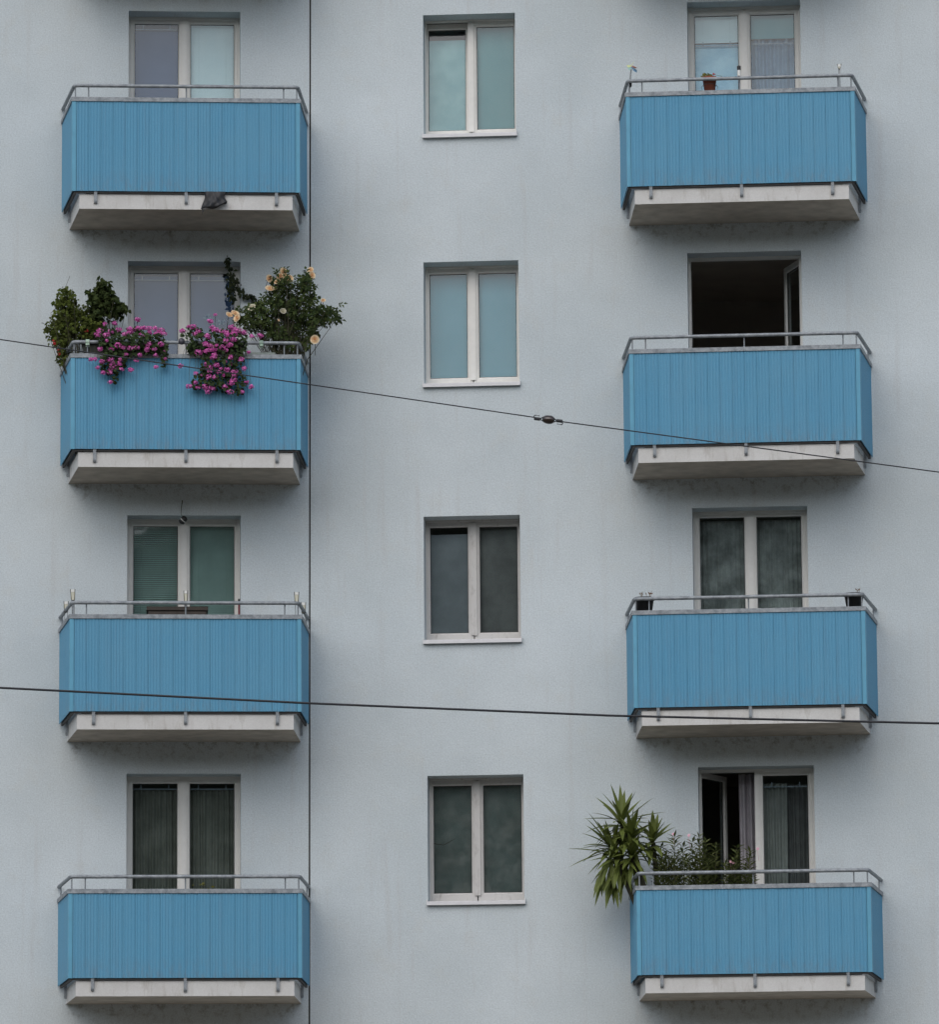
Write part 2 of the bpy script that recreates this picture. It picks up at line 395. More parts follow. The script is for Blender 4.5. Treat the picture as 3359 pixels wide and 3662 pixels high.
BL['greyc'] = net_mat('grey_green_curtain', (0.25, 0.25, 0.23), (0.36, 0.355, 0.33))
BL['rail'] = simple('pale_curtain_rail', (0.24, 0.28, 0.33), 0.5)
BL['sticker'] = simple('pale_window_sticker', (0.30, 0.40, 0.47), 0.6)

def flat_shade(w, x0, x1, z0, z1, y, mat, name='roller_blind', wav=0.0):
    g = MB(); n = 10; k = 14
    for j in range(k + 1):
        for i in range(n + 1):
            g.v.append((x0 + (x1 - x0) * i / n, y + R.uniform(-wav, wav), z0 + (z1 - z0) * j / k))
    for j in range(k):
        for i in range(n):
            a = j * (n + 1) + i; g.f.append((a, a + 1, a + n + 2, a + n + 1))
    return g.build(name, BL[mat], w, smooth=True)
def slat_blind(w, x0, x1, z0, z1, y, mat, pitch=0.0185, name='venetian_blind', ang=0.75, dy=0.009):
    g = MB(); z = z1
    g.box(x0, x1, y - 0.012, y + 0.012, z1, z1 + 0.025)
    while z > z0:
        h = pitch * ang * 0.62; dz = R.uniform(-0.0008, 0.0008)
        g.quad((x0, y - dy, z - h + dz), (x1, y - dy, z - h - dz), (x1, y + dy, z + h - dz), (x0, y + dy, z + h + dz)); z -= pitch
    for fx in (0.2, 0.8):
        x = x0 + (x1 - x0) * fx; g.box(x - 0.002, x + 0.002, y - 0.014, y - 0.012, z0, z1)
    return g.build(name, BL[mat], w, kind='stuff')
def folds(w, x0, x1, z0, z1, y, mat, waves=7, amp=0.025, name='curtain', seed=0):
    rr = random.Random(seed); g = MB(); n = waves * 8; k = 6
    offs = [rr.uniform(-0.6, 0.6) for _ in range(waves + 2)]; am = [rr.uniform(0.5, 1.1) for _ in range(waves + 2)]
    for j in range(k + 1):
        t = j / k
        for i in range(n + 1):
            s = i / n * waves; q = int(s)
            x = x0 + (x1 - x0) * i / n + 0.006 * math.sin(3 * t + q)
            g.v.append((x, y + amp * am[q] * math.sin(2 * math.pi * s + offs[q] * 0.6) * (0.75 + 0.25 * (1 - t)), z0 + (z1 - z0) * t))
    for j in range(k):
        for i in range(n):
            a = j * (n + 1) + i; g.f.append((a, a + 1, a + n + 2, a + n + 1))
    return g.build(name, BL[mat], w, smooth=True)
def curtain_rail(w, x0, x1, z, y):
    g = MB(); g.box(x0, x1, y - 0.004, y + 0.004, z - 0.006, z + 0.006)
    for fx in (0.2, 0.8):
        x = x0 + (x1 - x0) * fx; g.box(x - 0.006, x + 0.006, y - 0.006, y - 0.004, z, z + 0.05)
    return g.build('curtain_rail', BL['rail'], w)

def window(b, uc, zb, o, gx, gz, frame_mat, glass, label=None, sill=None, left='shut', right='shut', bottom_vis=0.0):
    """frame, two sashes with panes, mullion cover, and a sill where there is one. o = opening in building coords"""
    w = empty('window', b, (uc, 0, zb))
    if label: w['label'] = label
    x0, x1, z0, z1 = o[0] - uc, o[1] - uc, o[2] - zb, o[3] - zb
    y = REV - 0.02
    fm = M[frame_mat]
    g = MB(); e = 0.03
    vis = min(0.03, (x1 - gx[1]) * 0.45)
    g.ring(x0 - e, x1 + e, z0 - e * 0.2, z1 + e, e + vis, y, y + 0.07, 0.004)
    g.build('frame', fm, w)
    for side, st in ((-1, left), (1, right)):
        gl = (-gx[1], -gx[0]) if side < 0 else (gx[0], gx[1])
        inn, outr = 0.058, (x1 - gx[1]) + 0.005
        sx0 = gl[0] - (outr if side < 0 else inn); sx1 = gl[1] + (inn if side < 0 else outr)
        sw = 0.0
        zt_, zb_ = z1 + 0.0 - 0.012, gz[0] - 0.085
        # sash: four members as one frame, built about its hinge
        hx = sx0 if side < 0 else sx1; hz = zb_
        sm = MB()
        def rect(a, yy):   # a = 0 outer .. 1 glass edge
            return [(sx0 + (gl[0] - sx0) * a - hx, yy, zb_ + (gz[0] - zb_) * a - hz), (sx1 + (gl[1] - sx1) * a - hx, yy, zb_ + (gz[0] - zb_) * a - hz),
                    (sx1 + (gl[1] - sx1) * a - hx, yy, zt_ + (gz[1] - zt_) * a - hz), (sx0 + (gl[0] - sx0) * a - hx, yy, zt_ + (gz[1] - zt_) * a - hz)]
        loops = [rect(0, 0.06), rect(0, 0), rect(0.80, 0), rect(0.86, 0.006), rect(1.0, 0.014), rect(1.0, 0.06), rect(0, 0.06)]
        for l in loops: sm.v += l
        for i in range(6):
            for s in range(4):
                q = (s + 1) % 4; sm.f.append((i * 4 + s, i * 4 + q, i * 4 + 4 + q, i * 4 + 4 + s))
        so_ = sm.build('sash', fm, w, (hx, y + 0.014, hz))
        pm = MB(); p_ = 0.004
        pm.quad((gl[0] - p_ - hx, 0.028, gz[0] - p_ - hz), (gl[1] + p_ - hx, 0.028, gz[0] - p_ - hz), (gl[1] + p_ - hx, 0.028, gz[1] + p_ - hz), (gl[0] - p_ - hx, 0.028, gz[1] + p_ - hz))
        po = pm.build('pane', M[glass], w, (hx, y + 0.014, hz))
        gk = MB(); gk.ring(gl[0] - 0.002 - hx, gl[1] + 0.002 - hx, gz[0] - 0.002 - hz, gz[1] + 0.002 - hz, 0.007, 0.018, 0.026, 0.002)
        go = gk.build('gasket', M['gasket'], w, (hx, y + 0.014, hz))
        if st != 'shut':
            kind, ang = st
            for ob in (so_, po, go):
                if kind == 'swing': ob.rotation_euler = (0, 0, math.radians(ang) * (1 if side < 0 else -1)); ob.location.y += 0.02
                else: ob.rotation_euler = (-math.radians(ang), 0, 0); ob.location.y += 0.012
    if left == 'shut' and right == 'shut' or (left != 'shut' and left[0] == 'tilt') or frame_mat == 'oldw':
        g = MB(); g.box(-0.032, 0.032, y - 0.006, y + 0.012, gz[0] - 0.03, gz[1] + 0.045); g.build('mullion_cover', fm, w)
    elif left != 'shut' and right == 'shut':
        g = MB(); g.box(-0.022, 0.030, y - 0.002, y + 0.012, gz[0] - 0.03, gz[1] + 0.045); g.build('mullion_cover', fm, w)
    if sill is not None:
        g = MB(); zs = sill - zb; hw = x1 + 0.004
        prof = [(y, zs + 0.055), (-0.045, zs + 0.040), (-0.048, zs + 0.037), (-0.048, zs), (-0.040, zs), (-0.040, zs + 0.030), (y, zs + 0.045)]
        n = len(g.v); k = len(prof)
        for x in (-hw, hw): g.v += [(x, py, pz) for py, pz in prof]
        for i in range(k): j = (i + 1) % k; g.f.append((n + i, n + j, n + k + j, n + k + i))
        g.f.append(tuple(n + i for i in reversed(range(k)))); g.f.append(tuple(n + k + i for i in range(k)))
        for s in (-1, 1):
            xa, xb = sorted((s * hw, s * (hw + 0.008))); g.box(xa, xb, -0.047, 0.0, zs + 0.002, zs + 0.062)
        g.build('sill', M['sillw'], w)
    return w

# ------------------------------------------------------------------ the two blocks
LB = empty('apartment_building', None, (0, 0, 0)); LB.rotation_euler = (0, 0, PHI)
tag(LB, 'pale block left of the dark vertical joint, one column of blue balconies', 'building', 'joined apartment blocks')
RB_ = empty('apartment_building', None, (0, 0, 0))
tag(RB_, 'pale block right of the dark vertical joint, plain windows beside its blue balconies', 'building', 'joined apartment blocks')

opL, opR, opM = [], [], []
dxR = [0.028, -0.010, 0.002, 0.022]; MU = 1.7593
dxM = [0.004, 0.003, -0.010, 0.006]; dzM = [-0.026, 0.006, 0.004, -0.006]
for k in range(4):
    z = ZL + (3 - k) * FP; opL.append((UL - 0.6136, UL + 0.6077, z + 0.22, z + 2.459))
    z = ZR + (3 - k) * FP; c = UR + 0.0013 + dxR[k]; opR.append((c - 0.616, c + 0.616, z + 0.22, z + 2.481))
    z += dzM[k]; c = MU + dxM[k]; hw = (0.505, 0.517, 0.520, 0.515)[k]; opM.append((c - hw, c + hw, z + 1.075, z + 2.4436))
facade(LB, (-16.0, -0.0085), opL, 'R')
facade(RB_, (0.0085, 20.0), opR + opM, 'L')
g = MB()
for za, zb2 in ((0.0, TOP),):
    g.quad((-0.03 + tilt(za), 0.010, za), (0.03 + tilt(za), 0.010, za), (0.03 + tilt(zb2), 0.010, zb2), (-0.03 + tilt(zb2), 0.010, zb2))
g.build('joint_filler', M['dark'], RB_)

for k in range(4):
    zl = ZL + (3 - k) * FP; zr = ZR + (3 - k) * FP
    room(LB, opL[k], zl + 0.2); room(RB_, opR[k], zr + 0.2); room(RB_, opM[k], zr + 0.2)

GD, GDZ = (0.067, 0.546), (0.45, 2.385)
GM, GMZ = (0.064, 0.473), (1.21, 2.365)
YB = REV + 0.09
LA, RA = (-0.556, -0.060), (0.060, 0.556)     # left and right pane spans with a little lap
# left column, top to bottom
w = window(LB, UL, ZL + 3 * FP, opL[0], GD, GDZ, 'pvc', 'glass', 'balcony window with a grey-blue left pane and a pale slatted blind on the right')
flat_shade(w, *LA, 0.3, 2.33, YB, 'greyblue', 'window_shade'); curtain_rail(w, *LA, 2.335, YB - 0.03)
slat_blind(w, *RA, 0.3, 2.37, YB, 'light', 0.026, ang=1.05, dy=0.004)
w = window(LB, UL, ZL + 2 * FP, opL[1], GD, GDZ, 'pvc', 'glass', 'balcony window with two grey-blue panes behind the flowers')
for s in (LA, RA): flat_shade(w, *s, 0.3, 2.37, YB, 'greyblue', 'window_shade'); curtain_rail(w, *s, 2.318, YB - 0.03)
g = MB(); ys = REV + 0.018
for (cx, cz, a) in ((0.256, 1.891, 0.6), (0.408, 1.839, 0.1)):
    g = MB()
    for s in (-1, 1):
        for (r1, a1, wd) in ((0.050, 0.75, 0.026), (0.034, -0.55, 0.020)):
            an = a + (a1 if s > 0 else math.pi - a1); d = Vector((math.cos(an), 0, math.sin(an))); q = Vector((-d.z, 0, d.x))
            pts = [Vector((cx, ys, cz)) + d * t * r1 + q * ww * wd for t, ww in ((0, 0), (0.5, -0.45), (0.95, -0.35), (1.0, 0.1), (0.75, 0.45), (0.3, 0.3))]
            g.poly([tuple(p) for p in (pts if s > 0 else pts)])
    g.build('butterfly_sticker', BL['sticker'], w)
w = window(LB, UL, ZL + FP, opL[2], GD, GDZ, 'pvc', 'glass', 'balcony window with closed green-grey slatted blinds in both panes')
slat_blind(w, *LA, 0.3, 2.37, YB, 'slat', 0.023, ang=0.72); slat_blind(w, *RA, 0.3, 2.37, YB, 'slat', 0.023, ang=0.95)
w = window(LB, UL, ZL, opL[3], GD, GDZ, 'pvc', 'glass', 'balcony window with dark sheer curtains behind both panes')
for i, s in enumerate((LA, RA)): folds(w, *s, 0.3, 2.33, YB + 0.05, 'sheer', 8, 0.03, seed=i); curtain_rail(w, *s, 2.335, YB)
# middle column
w = window(RB_, MU + dxM[0], ZR + 3 * FP + dzM[0], opM[0], GM, GMZ, 'pvc', 'glass', 'topmost plain window, pale teal blinds, left sash tilted open', ZR + 3 * FP + dzM[0] + 1.0545, left=('tilt', 3.2))
a = flat_shade(w, -0.49, -0.05, 0, 1.13, 0.05, 'tealg'); a.location = (0, REV - 0.006, 1.125); a.rotation_euler = (-math.radians(3.2), 0, 0)
flat_shade(w, 0.05, 0.49, 1.15, 2.42, YB, 'teal')
w = window(RB_, MU + dxM[1], ZR + 2 * FP + dzM[1], opM[1], GM, GMZ, 'pvc', 'glass', 'plain window with matching blue-teal blinds, both sashes shut, right above the upper cable', ZR + 2 * FP + dzM[1] + 1.0545)
flat_shade(w, -0.49, -0.05, 1.15, 2.42, YB, 'tealb'); flat_shade(w, 0.05, 0.49, 1.15, 2.42, YB, 'tealb')
w = window(RB_, MU + dxM[2], ZR + FP + dzM[2], opM[2], GM, GMZ, 'oldw', 'glass', 'old plain window with grey insect nets, between the two cables', ZR + FP + dzM[2] + 1.0545, )
a = flat_shade(w, -0.49, -0.05, 0, 1.17, 0.05, 'netg', 'insect_net', 0.0004); a.location = (0, REV - 0.006, 1.125); a.rotation_euler = (0, 0, 0)
flat_shade(w, 0.05, 0.49, 1.15, 2.42, YB, 'netd', 'insect_net', 0.0004)
w = window(RB_, MU + dxM[3], ZR + dzM[3], opM[3], GM, GMZ, 'oldw', 'glass_dark', 'lowest plain window, worn frame and stained green-grey nets', ZR + dzM[3] + 1.0545)
flat_shade(w, -0.49, -0.05, 1.15, 2.42, YB, 'oldn', 'insect_net', 0.0004); flat_shade(w, 0.05, 0.49, 1.15, 2.42, YB, 'oldn', 'insect_net', 0.0004)
# a broken twig and a rag of net caught on the lowest window
g = MB(); g.tube([(-0.47, REV - 0.03, 1.745), (-0.40, REV - 0.035, 1.73), (-0.36, REV - 0.035, 1.727), (-0.24, REV - 0.04, 1.79)], [0.004, 0.003, 0.003, 0.002], 5)
g.build('torn_net_edge', M['dark'], w)
# right column
w = window(RB_, UR + 0.0013 + dxR[0], ZR + 3 * FP, opR[0], GD, (0.45, 2.392), 'pvc', 'glass', 'balcony window with a bright net curtain on the left and half-drawn blinds')
slat_blind(w, *LA, 2.10, 2.385, YB, 'light', 0.026, ang=1.05, dy=0.004); flat_shade(w, *LA, 0.3, 2.10, YB + 0.03, 'white', 'net_curtain'); curtain_rail(w, *LA, 2.075, YB)
flat_shade(w, *RA, 2.14, 2.41, YB, 'teal', 'pleated_blind'); folds(w, *RA, 0.3, 2.14, YB + 0.06, 'sheerb', 6, 0.035, seed=5); curtain_rail(w, *RA, 2.085, YB)
w = window(RB_, UR + 0.0013 + dxR[1], ZR + 2 * FP, opR[1], GD, (0.45, 2.405), 'pvc', 'glass', 'wide-open balcony window onto a dark room', left=('swing', 88), right=('swing', 70))
w = window(RB_, UR + 0.0013 + dxR[2], ZR + FP, opR[2], GD, (0.45, 2.415), 'pvc', 'glass', 'balcony window with dark rippled reflections and sheer curtains')
for i, s in enumerate((LA, RA)): folds(w, *s, 0.3, 2.40, YB + 0.05, 'lace', 9, 0.014, seed=10 + i)
w = window(RB_, UR + 0.0013 + dxR[3], ZR, opR[3], GD, (0.45, 2.41), 'pvc', 'glass', 'balcony window with its left sash swung inward and a grey curtain', left=('swing', 62))
folds(w, -0.20, 0.03, 0.25, 2.46, REV + 0.26, 'lilac', 3, 0.05, seed=20); folds(w, 0.06, 0.32, 0.3, 2.34, YB + 0.05, 'greyc', 4, 0.03, seed=21); folds(w, 0.30, 0.56, 0.3, 2.34, YB + 0.16, 'netd', 5, 0.03, seed=22); curtain_rail(w, *RA, 2.30, YB)

# ------------------------------------------------------------------ balconies
WB, WF, DP, ZT, ZB = 1.3358, 1.2169, 1.0585, 1.1745, 0.187
NB = 18; TRIM = 0.046
BW = (2 * WF - 2 * TRIM) / NB
def board_mesh(zt):
    """one strip of trapezoidal sheet, edges folded back"""
    g = MB(); p = BW / 4; d = 0.004; prof = [(-0.008, 0.012), (0.00135, 0.012), (0.00135, 0.0)]
    for i in range(4):
        x = i * p
        prof += [(x + p * 0.52, 0.0), (x + p * 0.66, d), (x + p * 0.84, d), (x + p * 0.98, 0.0)] if i < 3 else [(x + p * 0.52, 0.0), (x + p * 0.66, d), (x + p * 0.80, d), (BW - 0.00135, 0.0)]
    prof += [(BW - 0.00135, 0.0115)]
    for x, y in prof: g.v += [(x, y, ZB), (x, y, zt)]
    for i in range(len(prof) - 1): a = 2 * i; g.f.append((a, a + 2, a + 3, a + 1))
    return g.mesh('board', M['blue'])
def side_mesh(s, zt):
    g = MB(); a = Vector((s * WF, -DP)); c = Vector((s * WB, -0.03)); n = 32; L_ = (c - a).length
    t = (c - a).normalized(); nr = Vector((-t.y, t.x)) * (1 if s < 0 else -1)
    if nr.x * s > 0: nr = -nr
    prof = []
    for i in range(n):
        for q, dd in ((0.0, 0), (0.5, 0), (0.66, 0.009), (0.84, 0.009)):
            prof.append(a + t * (L_ * (i + q) / n) + nr * dd)
    prof.append(c)
    for q in prof: g.v += [(q.x, q.y, ZB), (q.x, q.y, zt)]
    for i in range(len(prof) - 1): k = 2 * i; g.f.append((k, k + 2, k + 3, k + 1) if s > 0 else (k, k + 1, k + 3, k + 2))
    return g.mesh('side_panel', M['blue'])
def trim_mesh(s, zt):
    """corner profile folded round the front edge"""
    t = Vector((WB - WF, DP - 0.03)).normalized(); e = 0.004
    T2 = TRIM - 0.005
    pts = [(s * (WF - T2), -DP - e), (s * (WF + 0.001), -DP - e), (s * (WF + t.x * 0.04 + e), -DP + t.y * 0.04), (s * (WF + t.x * 0.04), -DP + t.y * 0.04), (s * (WF - 0.002), -DP + 0.001), (s * (WF - T2), -DP + 0.001)]
    if s < 0: pts = pts[::-1]
    g = MB(); g.prism(pts[::1], ZB - 0.002, zt + 0.001)
    xa, xb = sorted((s * (WF - 0.004), s * (WF - TRIM - 0.012))); g.box(xa, xb, -DP + 0.0135, -DP + 0.0155, ZB + 0.001, zt - 0.002); return g.mesh('corner_trim', M['trim'])
def cap_mesh(zt):
    g = MB(); e = 0.012; w_ = 0.05
    t = Vector((WB - WF, DP - 0.03)).normalized()
    outer = [(-WB - e, -0.02), (-WF - e, -DP - e), (WF + e, -DP - e), (WB + e, -0.02)]
    inner = [(-WB - e + w_, -0.02), (-WF - e + w_, -DP - e + w_), (WF + e - w_, -DP - e + w_), (WB + e - w_, -0.02)]
    z0, z1 = zt - 0.004, zt + 0.041
    for a, c in ((0, 1), (1, 2), (2, 3)):
        pts = [outer[a], outer[c], inner[c], inner[a]]
        n = len(g.v)
        g.v += [(x, y, z0) for x, y in pts] + [(x, y, z1) for x, y in pts]
        g.f += [(n + 3, n + 2, n + 1, n), (n + 4, n + 5, n + 6, n + 7), (n, n + 1, n + 5, n + 4), (n + 2, n + 3, n + 7, n + 6)]
    for a in (0, 3):
        x0, x1 = sorted((outer[a][0], inner[a][0])); g.quad((x0, -0.02, z0), (x0, -0.02, z1), (x1, -0.02, z1), (x1, -0.02, z0))
    return g.mesh('top_rail', M['galv'])
def rail_mesh(zr):
    g = MB()
    def bend(p, q, r, n=5, rad=0.05):
        p, q, r = Vector(p), Vector(q), Vector(r); a = q + (p - q).normalized() * rad; c = q + (r - q).normalized() * rad
        return [tuple(a.lerp(q, t).lerp(q.lerp(c, t), t)) for t in [i / n for i in range(n + 1)]]
    A, Bp, Cp, D_ = (-1.328, -0.02, zr), (-1.197, -1.0793, zr), (1.197, -1.0793, zr), (1.328, -0.02, zr)
    g.tube([A] + bend(A, Bp, Cp) + bend(Bp, Cp, D_) + [D_], 0.0195, 12)
    return g.mesh('handrail', M['galv'], True)
def post_mesh(h):
    g = MB(); g.tube([(0, 0, 0), (0, 0, h)], 0.0075, 8, False); return g.mesh('post', M['galv'], True)
def slab_mesh():
    g = MB(); b_ = 0.008
    lo = [(-1.2495, 0.0), (-1.1381, -1.0192), (1.1381, -1.0192), (1.2495, 0.0)]
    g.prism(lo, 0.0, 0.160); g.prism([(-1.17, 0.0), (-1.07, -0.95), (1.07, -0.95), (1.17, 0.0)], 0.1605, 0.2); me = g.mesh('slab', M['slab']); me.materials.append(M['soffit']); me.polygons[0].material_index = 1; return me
def bracket_mesh():
    g = MB(); w_ = 0.0165
    # flat bar bolted to the slab edge, cut at a slant below
    n = len(g.v); prof = [(-0.028, 0.30), (-0.028, 0.072), (-0.022, 0.055), (-0.001, 0.055), (-0.001, 0.30)]
    k = len(prof)
    for x in (-w_, w_): g.v += [(x, y, z) for y, z in prof]
    for i in range(k): j = (i + 1) % k; g.f.append((n + i, n + j, n + k + j, n + k + i))
    g.f.append(tuple(n + i for i in range(k))); g.f.append(tuple(n + k + i for i in reversed(range(k))))
    return g.mesh('bracket', M['galv'])
def shade_bar_mesh():  # added dark bar: draws the shade line below the panels, closes the gap
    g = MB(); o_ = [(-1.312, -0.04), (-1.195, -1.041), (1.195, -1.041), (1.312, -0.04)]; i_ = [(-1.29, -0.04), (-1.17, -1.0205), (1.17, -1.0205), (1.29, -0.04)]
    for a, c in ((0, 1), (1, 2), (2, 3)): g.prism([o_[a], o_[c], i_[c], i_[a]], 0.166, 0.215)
    return g.mesh('shade_bar', M['shade_dark'])
SLAB, BRK, SHADE_BAR = slab_mesh(), bracket_mesh(), shade_bar_mesh()
cache = {}
def balcony(b, u, zb, low=False, label=None):
    zt, zr = (1.075, 1.243) if low else (ZT, 1.337)
    if low not in cache:
        cache[low] = dict(board=board_mesh(zt), sl=side_mesh(-1, zt), sr=side_mesh(1, zt), tl=trim_mesh(-1, zt), tr=trim_mesh(1, zt), cap=cap_mesh(zt), rail=rail_mesh(zr), post=post_mesh(zr - zt - 0.041))
    m_ = cache[low]
    e = empty('balcony', b, (u, 0, zb))
    if label: e['label'] = label
    link('slab', SLAB, e)
    for i in range(NB): link('board', m_['board'], e, (-WF + TRIM + i * BW, -DP + R.uniform(-0.0015, 0.0015), 0))
    link('side_panel', m_['sl'], e); link('side_panel', m_['sr'], e)
    link('corner_trim', m_['tl'], e); link('corner_trim', m_['tr'], e)
    link('shade_bar', SHADE_BAR, e); link('top_rail', m_['cap'], e); link('handrail', m_['rail'], e)
    for x in (-1.186, -1.045, 0.0, 1.045, 1.186): link('post', m_['post'], e, (x, -1.058, zt + 0.041))
    for s in (-1, 1): link('post', m_['post'], e, (s * 1.306, -0.13, zt + 0.041))
    for x in (-0.966, 0.0, 0.966): link('bracket', BRK, e, (x, -1.0192, R.uniform(-0.01, 0.005)))
    for s in (-1, 1):
        o_ = link('bracket', BRK, e, (s * 1.238, -0.16, -0.01)); o_.rotation_euler = (0, 0, s * math.radians(84))
    return e
for k in range(-1, 4):
    nm = {-1: 'uppermost balcony, only its shadow reaches the picture', 0: 'left blue balcony with a black bag dangling from its slab', 1: 'left blue balcony overgrown with pink geraniums and roses', 2: 'left blue balcony with small clear lights along its rail', 3: 'lowest blue balcony in the left column'}[k]
    up = 0.07 if k < 0 else 0.0
    balcony(LB, UL, ZL + (3 - k) * FP + up, k == 3, nm if k >= 0 else None)
    nm = {0: 'right blue balcony with a terracotta pot on its rail', 1: 'right blue balcony crossed low by the upper cable, window open', 2: 'right blue balcony with two black pots at its corners', 3: 'lowest blue balcony on the right with a yucca leaning out', -1: ''}[k]
    balcony(RB_, UR, ZR + (3 - k) * FP + up, k == 3, nm if k >= 0 else None)
def at(side, k):
    """world matrix of a balcony: local x along the wall, y toward the wall, z up from the slab underside"""
    if side == 'L': return Matrix.Rotation(PHI, 4, 'Z') @ Matrix.Translation((UL, 0, ZL + (3 - k) * FP))
    return Matrix.Translation((UR, 0, ZR + (3 - k) * FP))

# ------------------------------------------------------------------ plants and small things on the balconies
# positions are metres on their balcony: along the wall from its axis, height above the slab underside
G1= [(-.912,1.463,1.2),(-.935,1.405,1.2),(-.861,1.534,.8),(-.758,1.545,.9),(-.796,1.45,1.1),(-.845,1.397,1.1),(-.842,1.336,.6),(-.712,1.477,1),(-.652,1.404,.9),(-.601,1.444,1.1),(-.596,1.483,1),(-.549,1.473,.9),(-.503,1.494,1),(-.454,1.494,1),(-.395,1.492,1.1),(-.328,1.487,1.1),(-.261,1.469,1.1),(-.241,1.435,1.1),(-.313,1.43,1.1),(-.282,1.451,1),(-.464,1.421,1.1),(-.395,1.45,1),(-.516,1.589,1),(-.724,1.284,1.3),(-.665,1.266,1),(-.911,1.249,1.1),(-.793,1.242,.9),(-.585,1.259,1.1),(-.529,1.262,1.1),(-.398,1.302,1.2),(-.411,1.244,1.2),(-.272,1.3,1.1),(-.336,1.245,.8),(-.324,1.183,.7),(-.637,1.187,.7),(-.488,1.182,.8),(-.529,1.122,.8),(-1.013,1.132,.8),(-.967,1.135,.8),(-.89,1.104,1.1),(-.795,1.123,1.3),(-.775,1.081,1.2),(-.69,1.131,1),(-.711,1.087,1),(-.78,1.039,1.1),(-.936,1.044,.8),(-.882,.992,.8),(-.81,.992,1.1),(-.68,1.029,.8),(-.585,1.022,1),(-.802,.887,.8),(-.318,1.052,.8),(-.22,1.23,.6),(-.221,1.142,.5)]
G2= [(-.033,1.465,1.1),(.031,1.513,.8),(.075,1.514,1.1),(.134,1.464,1.2),(.104,1.432,1),(.256,1.573,1),(.31,1.641,.6),(.274,1.507,.8),(.31,1.478,1.3),(.382,1.457,1.2),(.423,1.444,1.2),(.48,1.511,1.2),(.511,1.487,1.1),(.557,1.474,1.3),(.619,1.451,1.1),(.511,1.44,1.2),(.516,1.413,1.1),(.449,1.405,.9),(.506,1.355,1.2),(.227,1.388,1.3),(.416,1.338,1.1),(.465,1.297,1.1),(.205,1.308,1.1),(.246,1.288,1.1),(.321,1.291,.7),(.39,1.267,1.2),(.427,1.239,.6),(.131,1.213,1.3),(.21,1.227,1),(.244,1.238,.9),(.295,1.248,1.2),(.299,1.187,1.1),(.291,1.161,1.1),(.471,1.164,1),(.584,1.141,1.1),(.784,1.399,1.1),(.697,1.391,.7),(.663,1.222,.6),(-.058,1.064,1),(.214,1.087,1),(.245,1.05,1.2),(.25,1.008,.8),(.322,1.074,1.1),(.343,1.004,.9),(.371,1.04,.6),(.435,1.028,1.1),(.517,1.005,1.2),(.512,.97,.9),(.618,1.042,1),(.101,.987,.8),(.24,.951,1.2),(.299,.946,.9),(.173,.969,.5),(.507,.921,1.1),(.471,.884,1.2),(.638,.89,.9),(.692,.848,.9),(.027,.847,1),(.101,.887,.8),(.127,.835,.8),(.199,.846,1.1),(.235,.83,1.3),(.281,.83,1.1),(.237,.788,1.1),(.407,.842,1),(.463,.79,1.2),(.592,.788,.8),(.402,.967,.6),(.417,1.114,.5),(.476,1.088,.6)]
F1= [(-.95,1.363),(-.93,1.447),(-.869,1.51),(-.797,1.485),(-.725,1.475),(-.642,1.438),(-.622,1.501),(-.519,1.507),(-.442,1.455),(-.313,1.409),(-.241,1.409),(-.22,1.336),(-.189,1.262),(-.199,1.136),(-.215,1.057),(-.261,1.057),(-.261,1.188),(-.338,1.204),(-.467,1.187),(-.621,1.17),(-.656,1.039),(-.713,1.013),(-.728,.881),(-.779,.881),(-.769,.976),(-.856,.98),(-.913,1.032),(-.913,1.132),(-.878,1.211),(-.914,1.29)]
F2= [(-.073,1.409),(.015,1.51),(.154,1.505),(.195,1.437),(.246,1.432),(.267,1.537),(.313,1.501),(.36,1.48),(.452,1.502),(.586,1.476),(.648,1.424),(.653,1.293),(.586,1.187),(.627,1.124),(.581,1.092),(.581,.998),(.668,.914),(.627,.841),(.596,.767),(.524,.751),(.457,.777),(.329,.818),(.226,.786),(.154,.817),(.062,.822),(.072,.922),(.144,1.027),(.144,1.132),(.097,1.184),(-.006,1.236),(.046,1.342),(-.006,1.362)]
C1= [(-1.286,2.043),(-1.237,1.978),(-1.173,1.902),(-1.162,1.847),(-1.082,1.814),(-1.054,1.705),(-.904,1.597),(-.947,1.487),(-1.235,1.485),(-1.293,1.223),(-1.335,1.217),(-1.368,1.375),(-1.406,1.468),(-1.486,1.544),(-1.466,1.631),(-1.397,1.703),(-1.376,1.785),(-1.403,1.851),(-1.36,1.961)]
C2= [(-.922,2.15),(-.858,2.134),(-.788,2.035),(-.75,1.948),(-.632,1.866),(-.658,1.767),(-.787,1.755),(-.894,1.755),(-.888,1.672),(-.872,1.59),(-.968,1.507),(-1.097,1.561),(-1.065,1.726),(-1.077,1.825),(-1.029,1.946),(-1.013,2.045),(-.965,2.056)]
ROSE= [(.889,2.075,1.1),(1.042,2.16,1.1),(1.012,2.102,1.1),(1.054,2.122,.9),(1.11,2.08,1.1),(.975,2.041,.9),(.896,1.964,1.25),(.967,1.976,.7),(1.334,2.177,1),(1.349,2.116,1.1),(.464,1.683,1),(.527,1.702,1.2),(.548,1.638,1.1),(.706,1.757,1.2),(1.038,1.717,.9),(.991,1.618,.35),(1.377,1.407,1.25),(1.468,1.838,.7)]
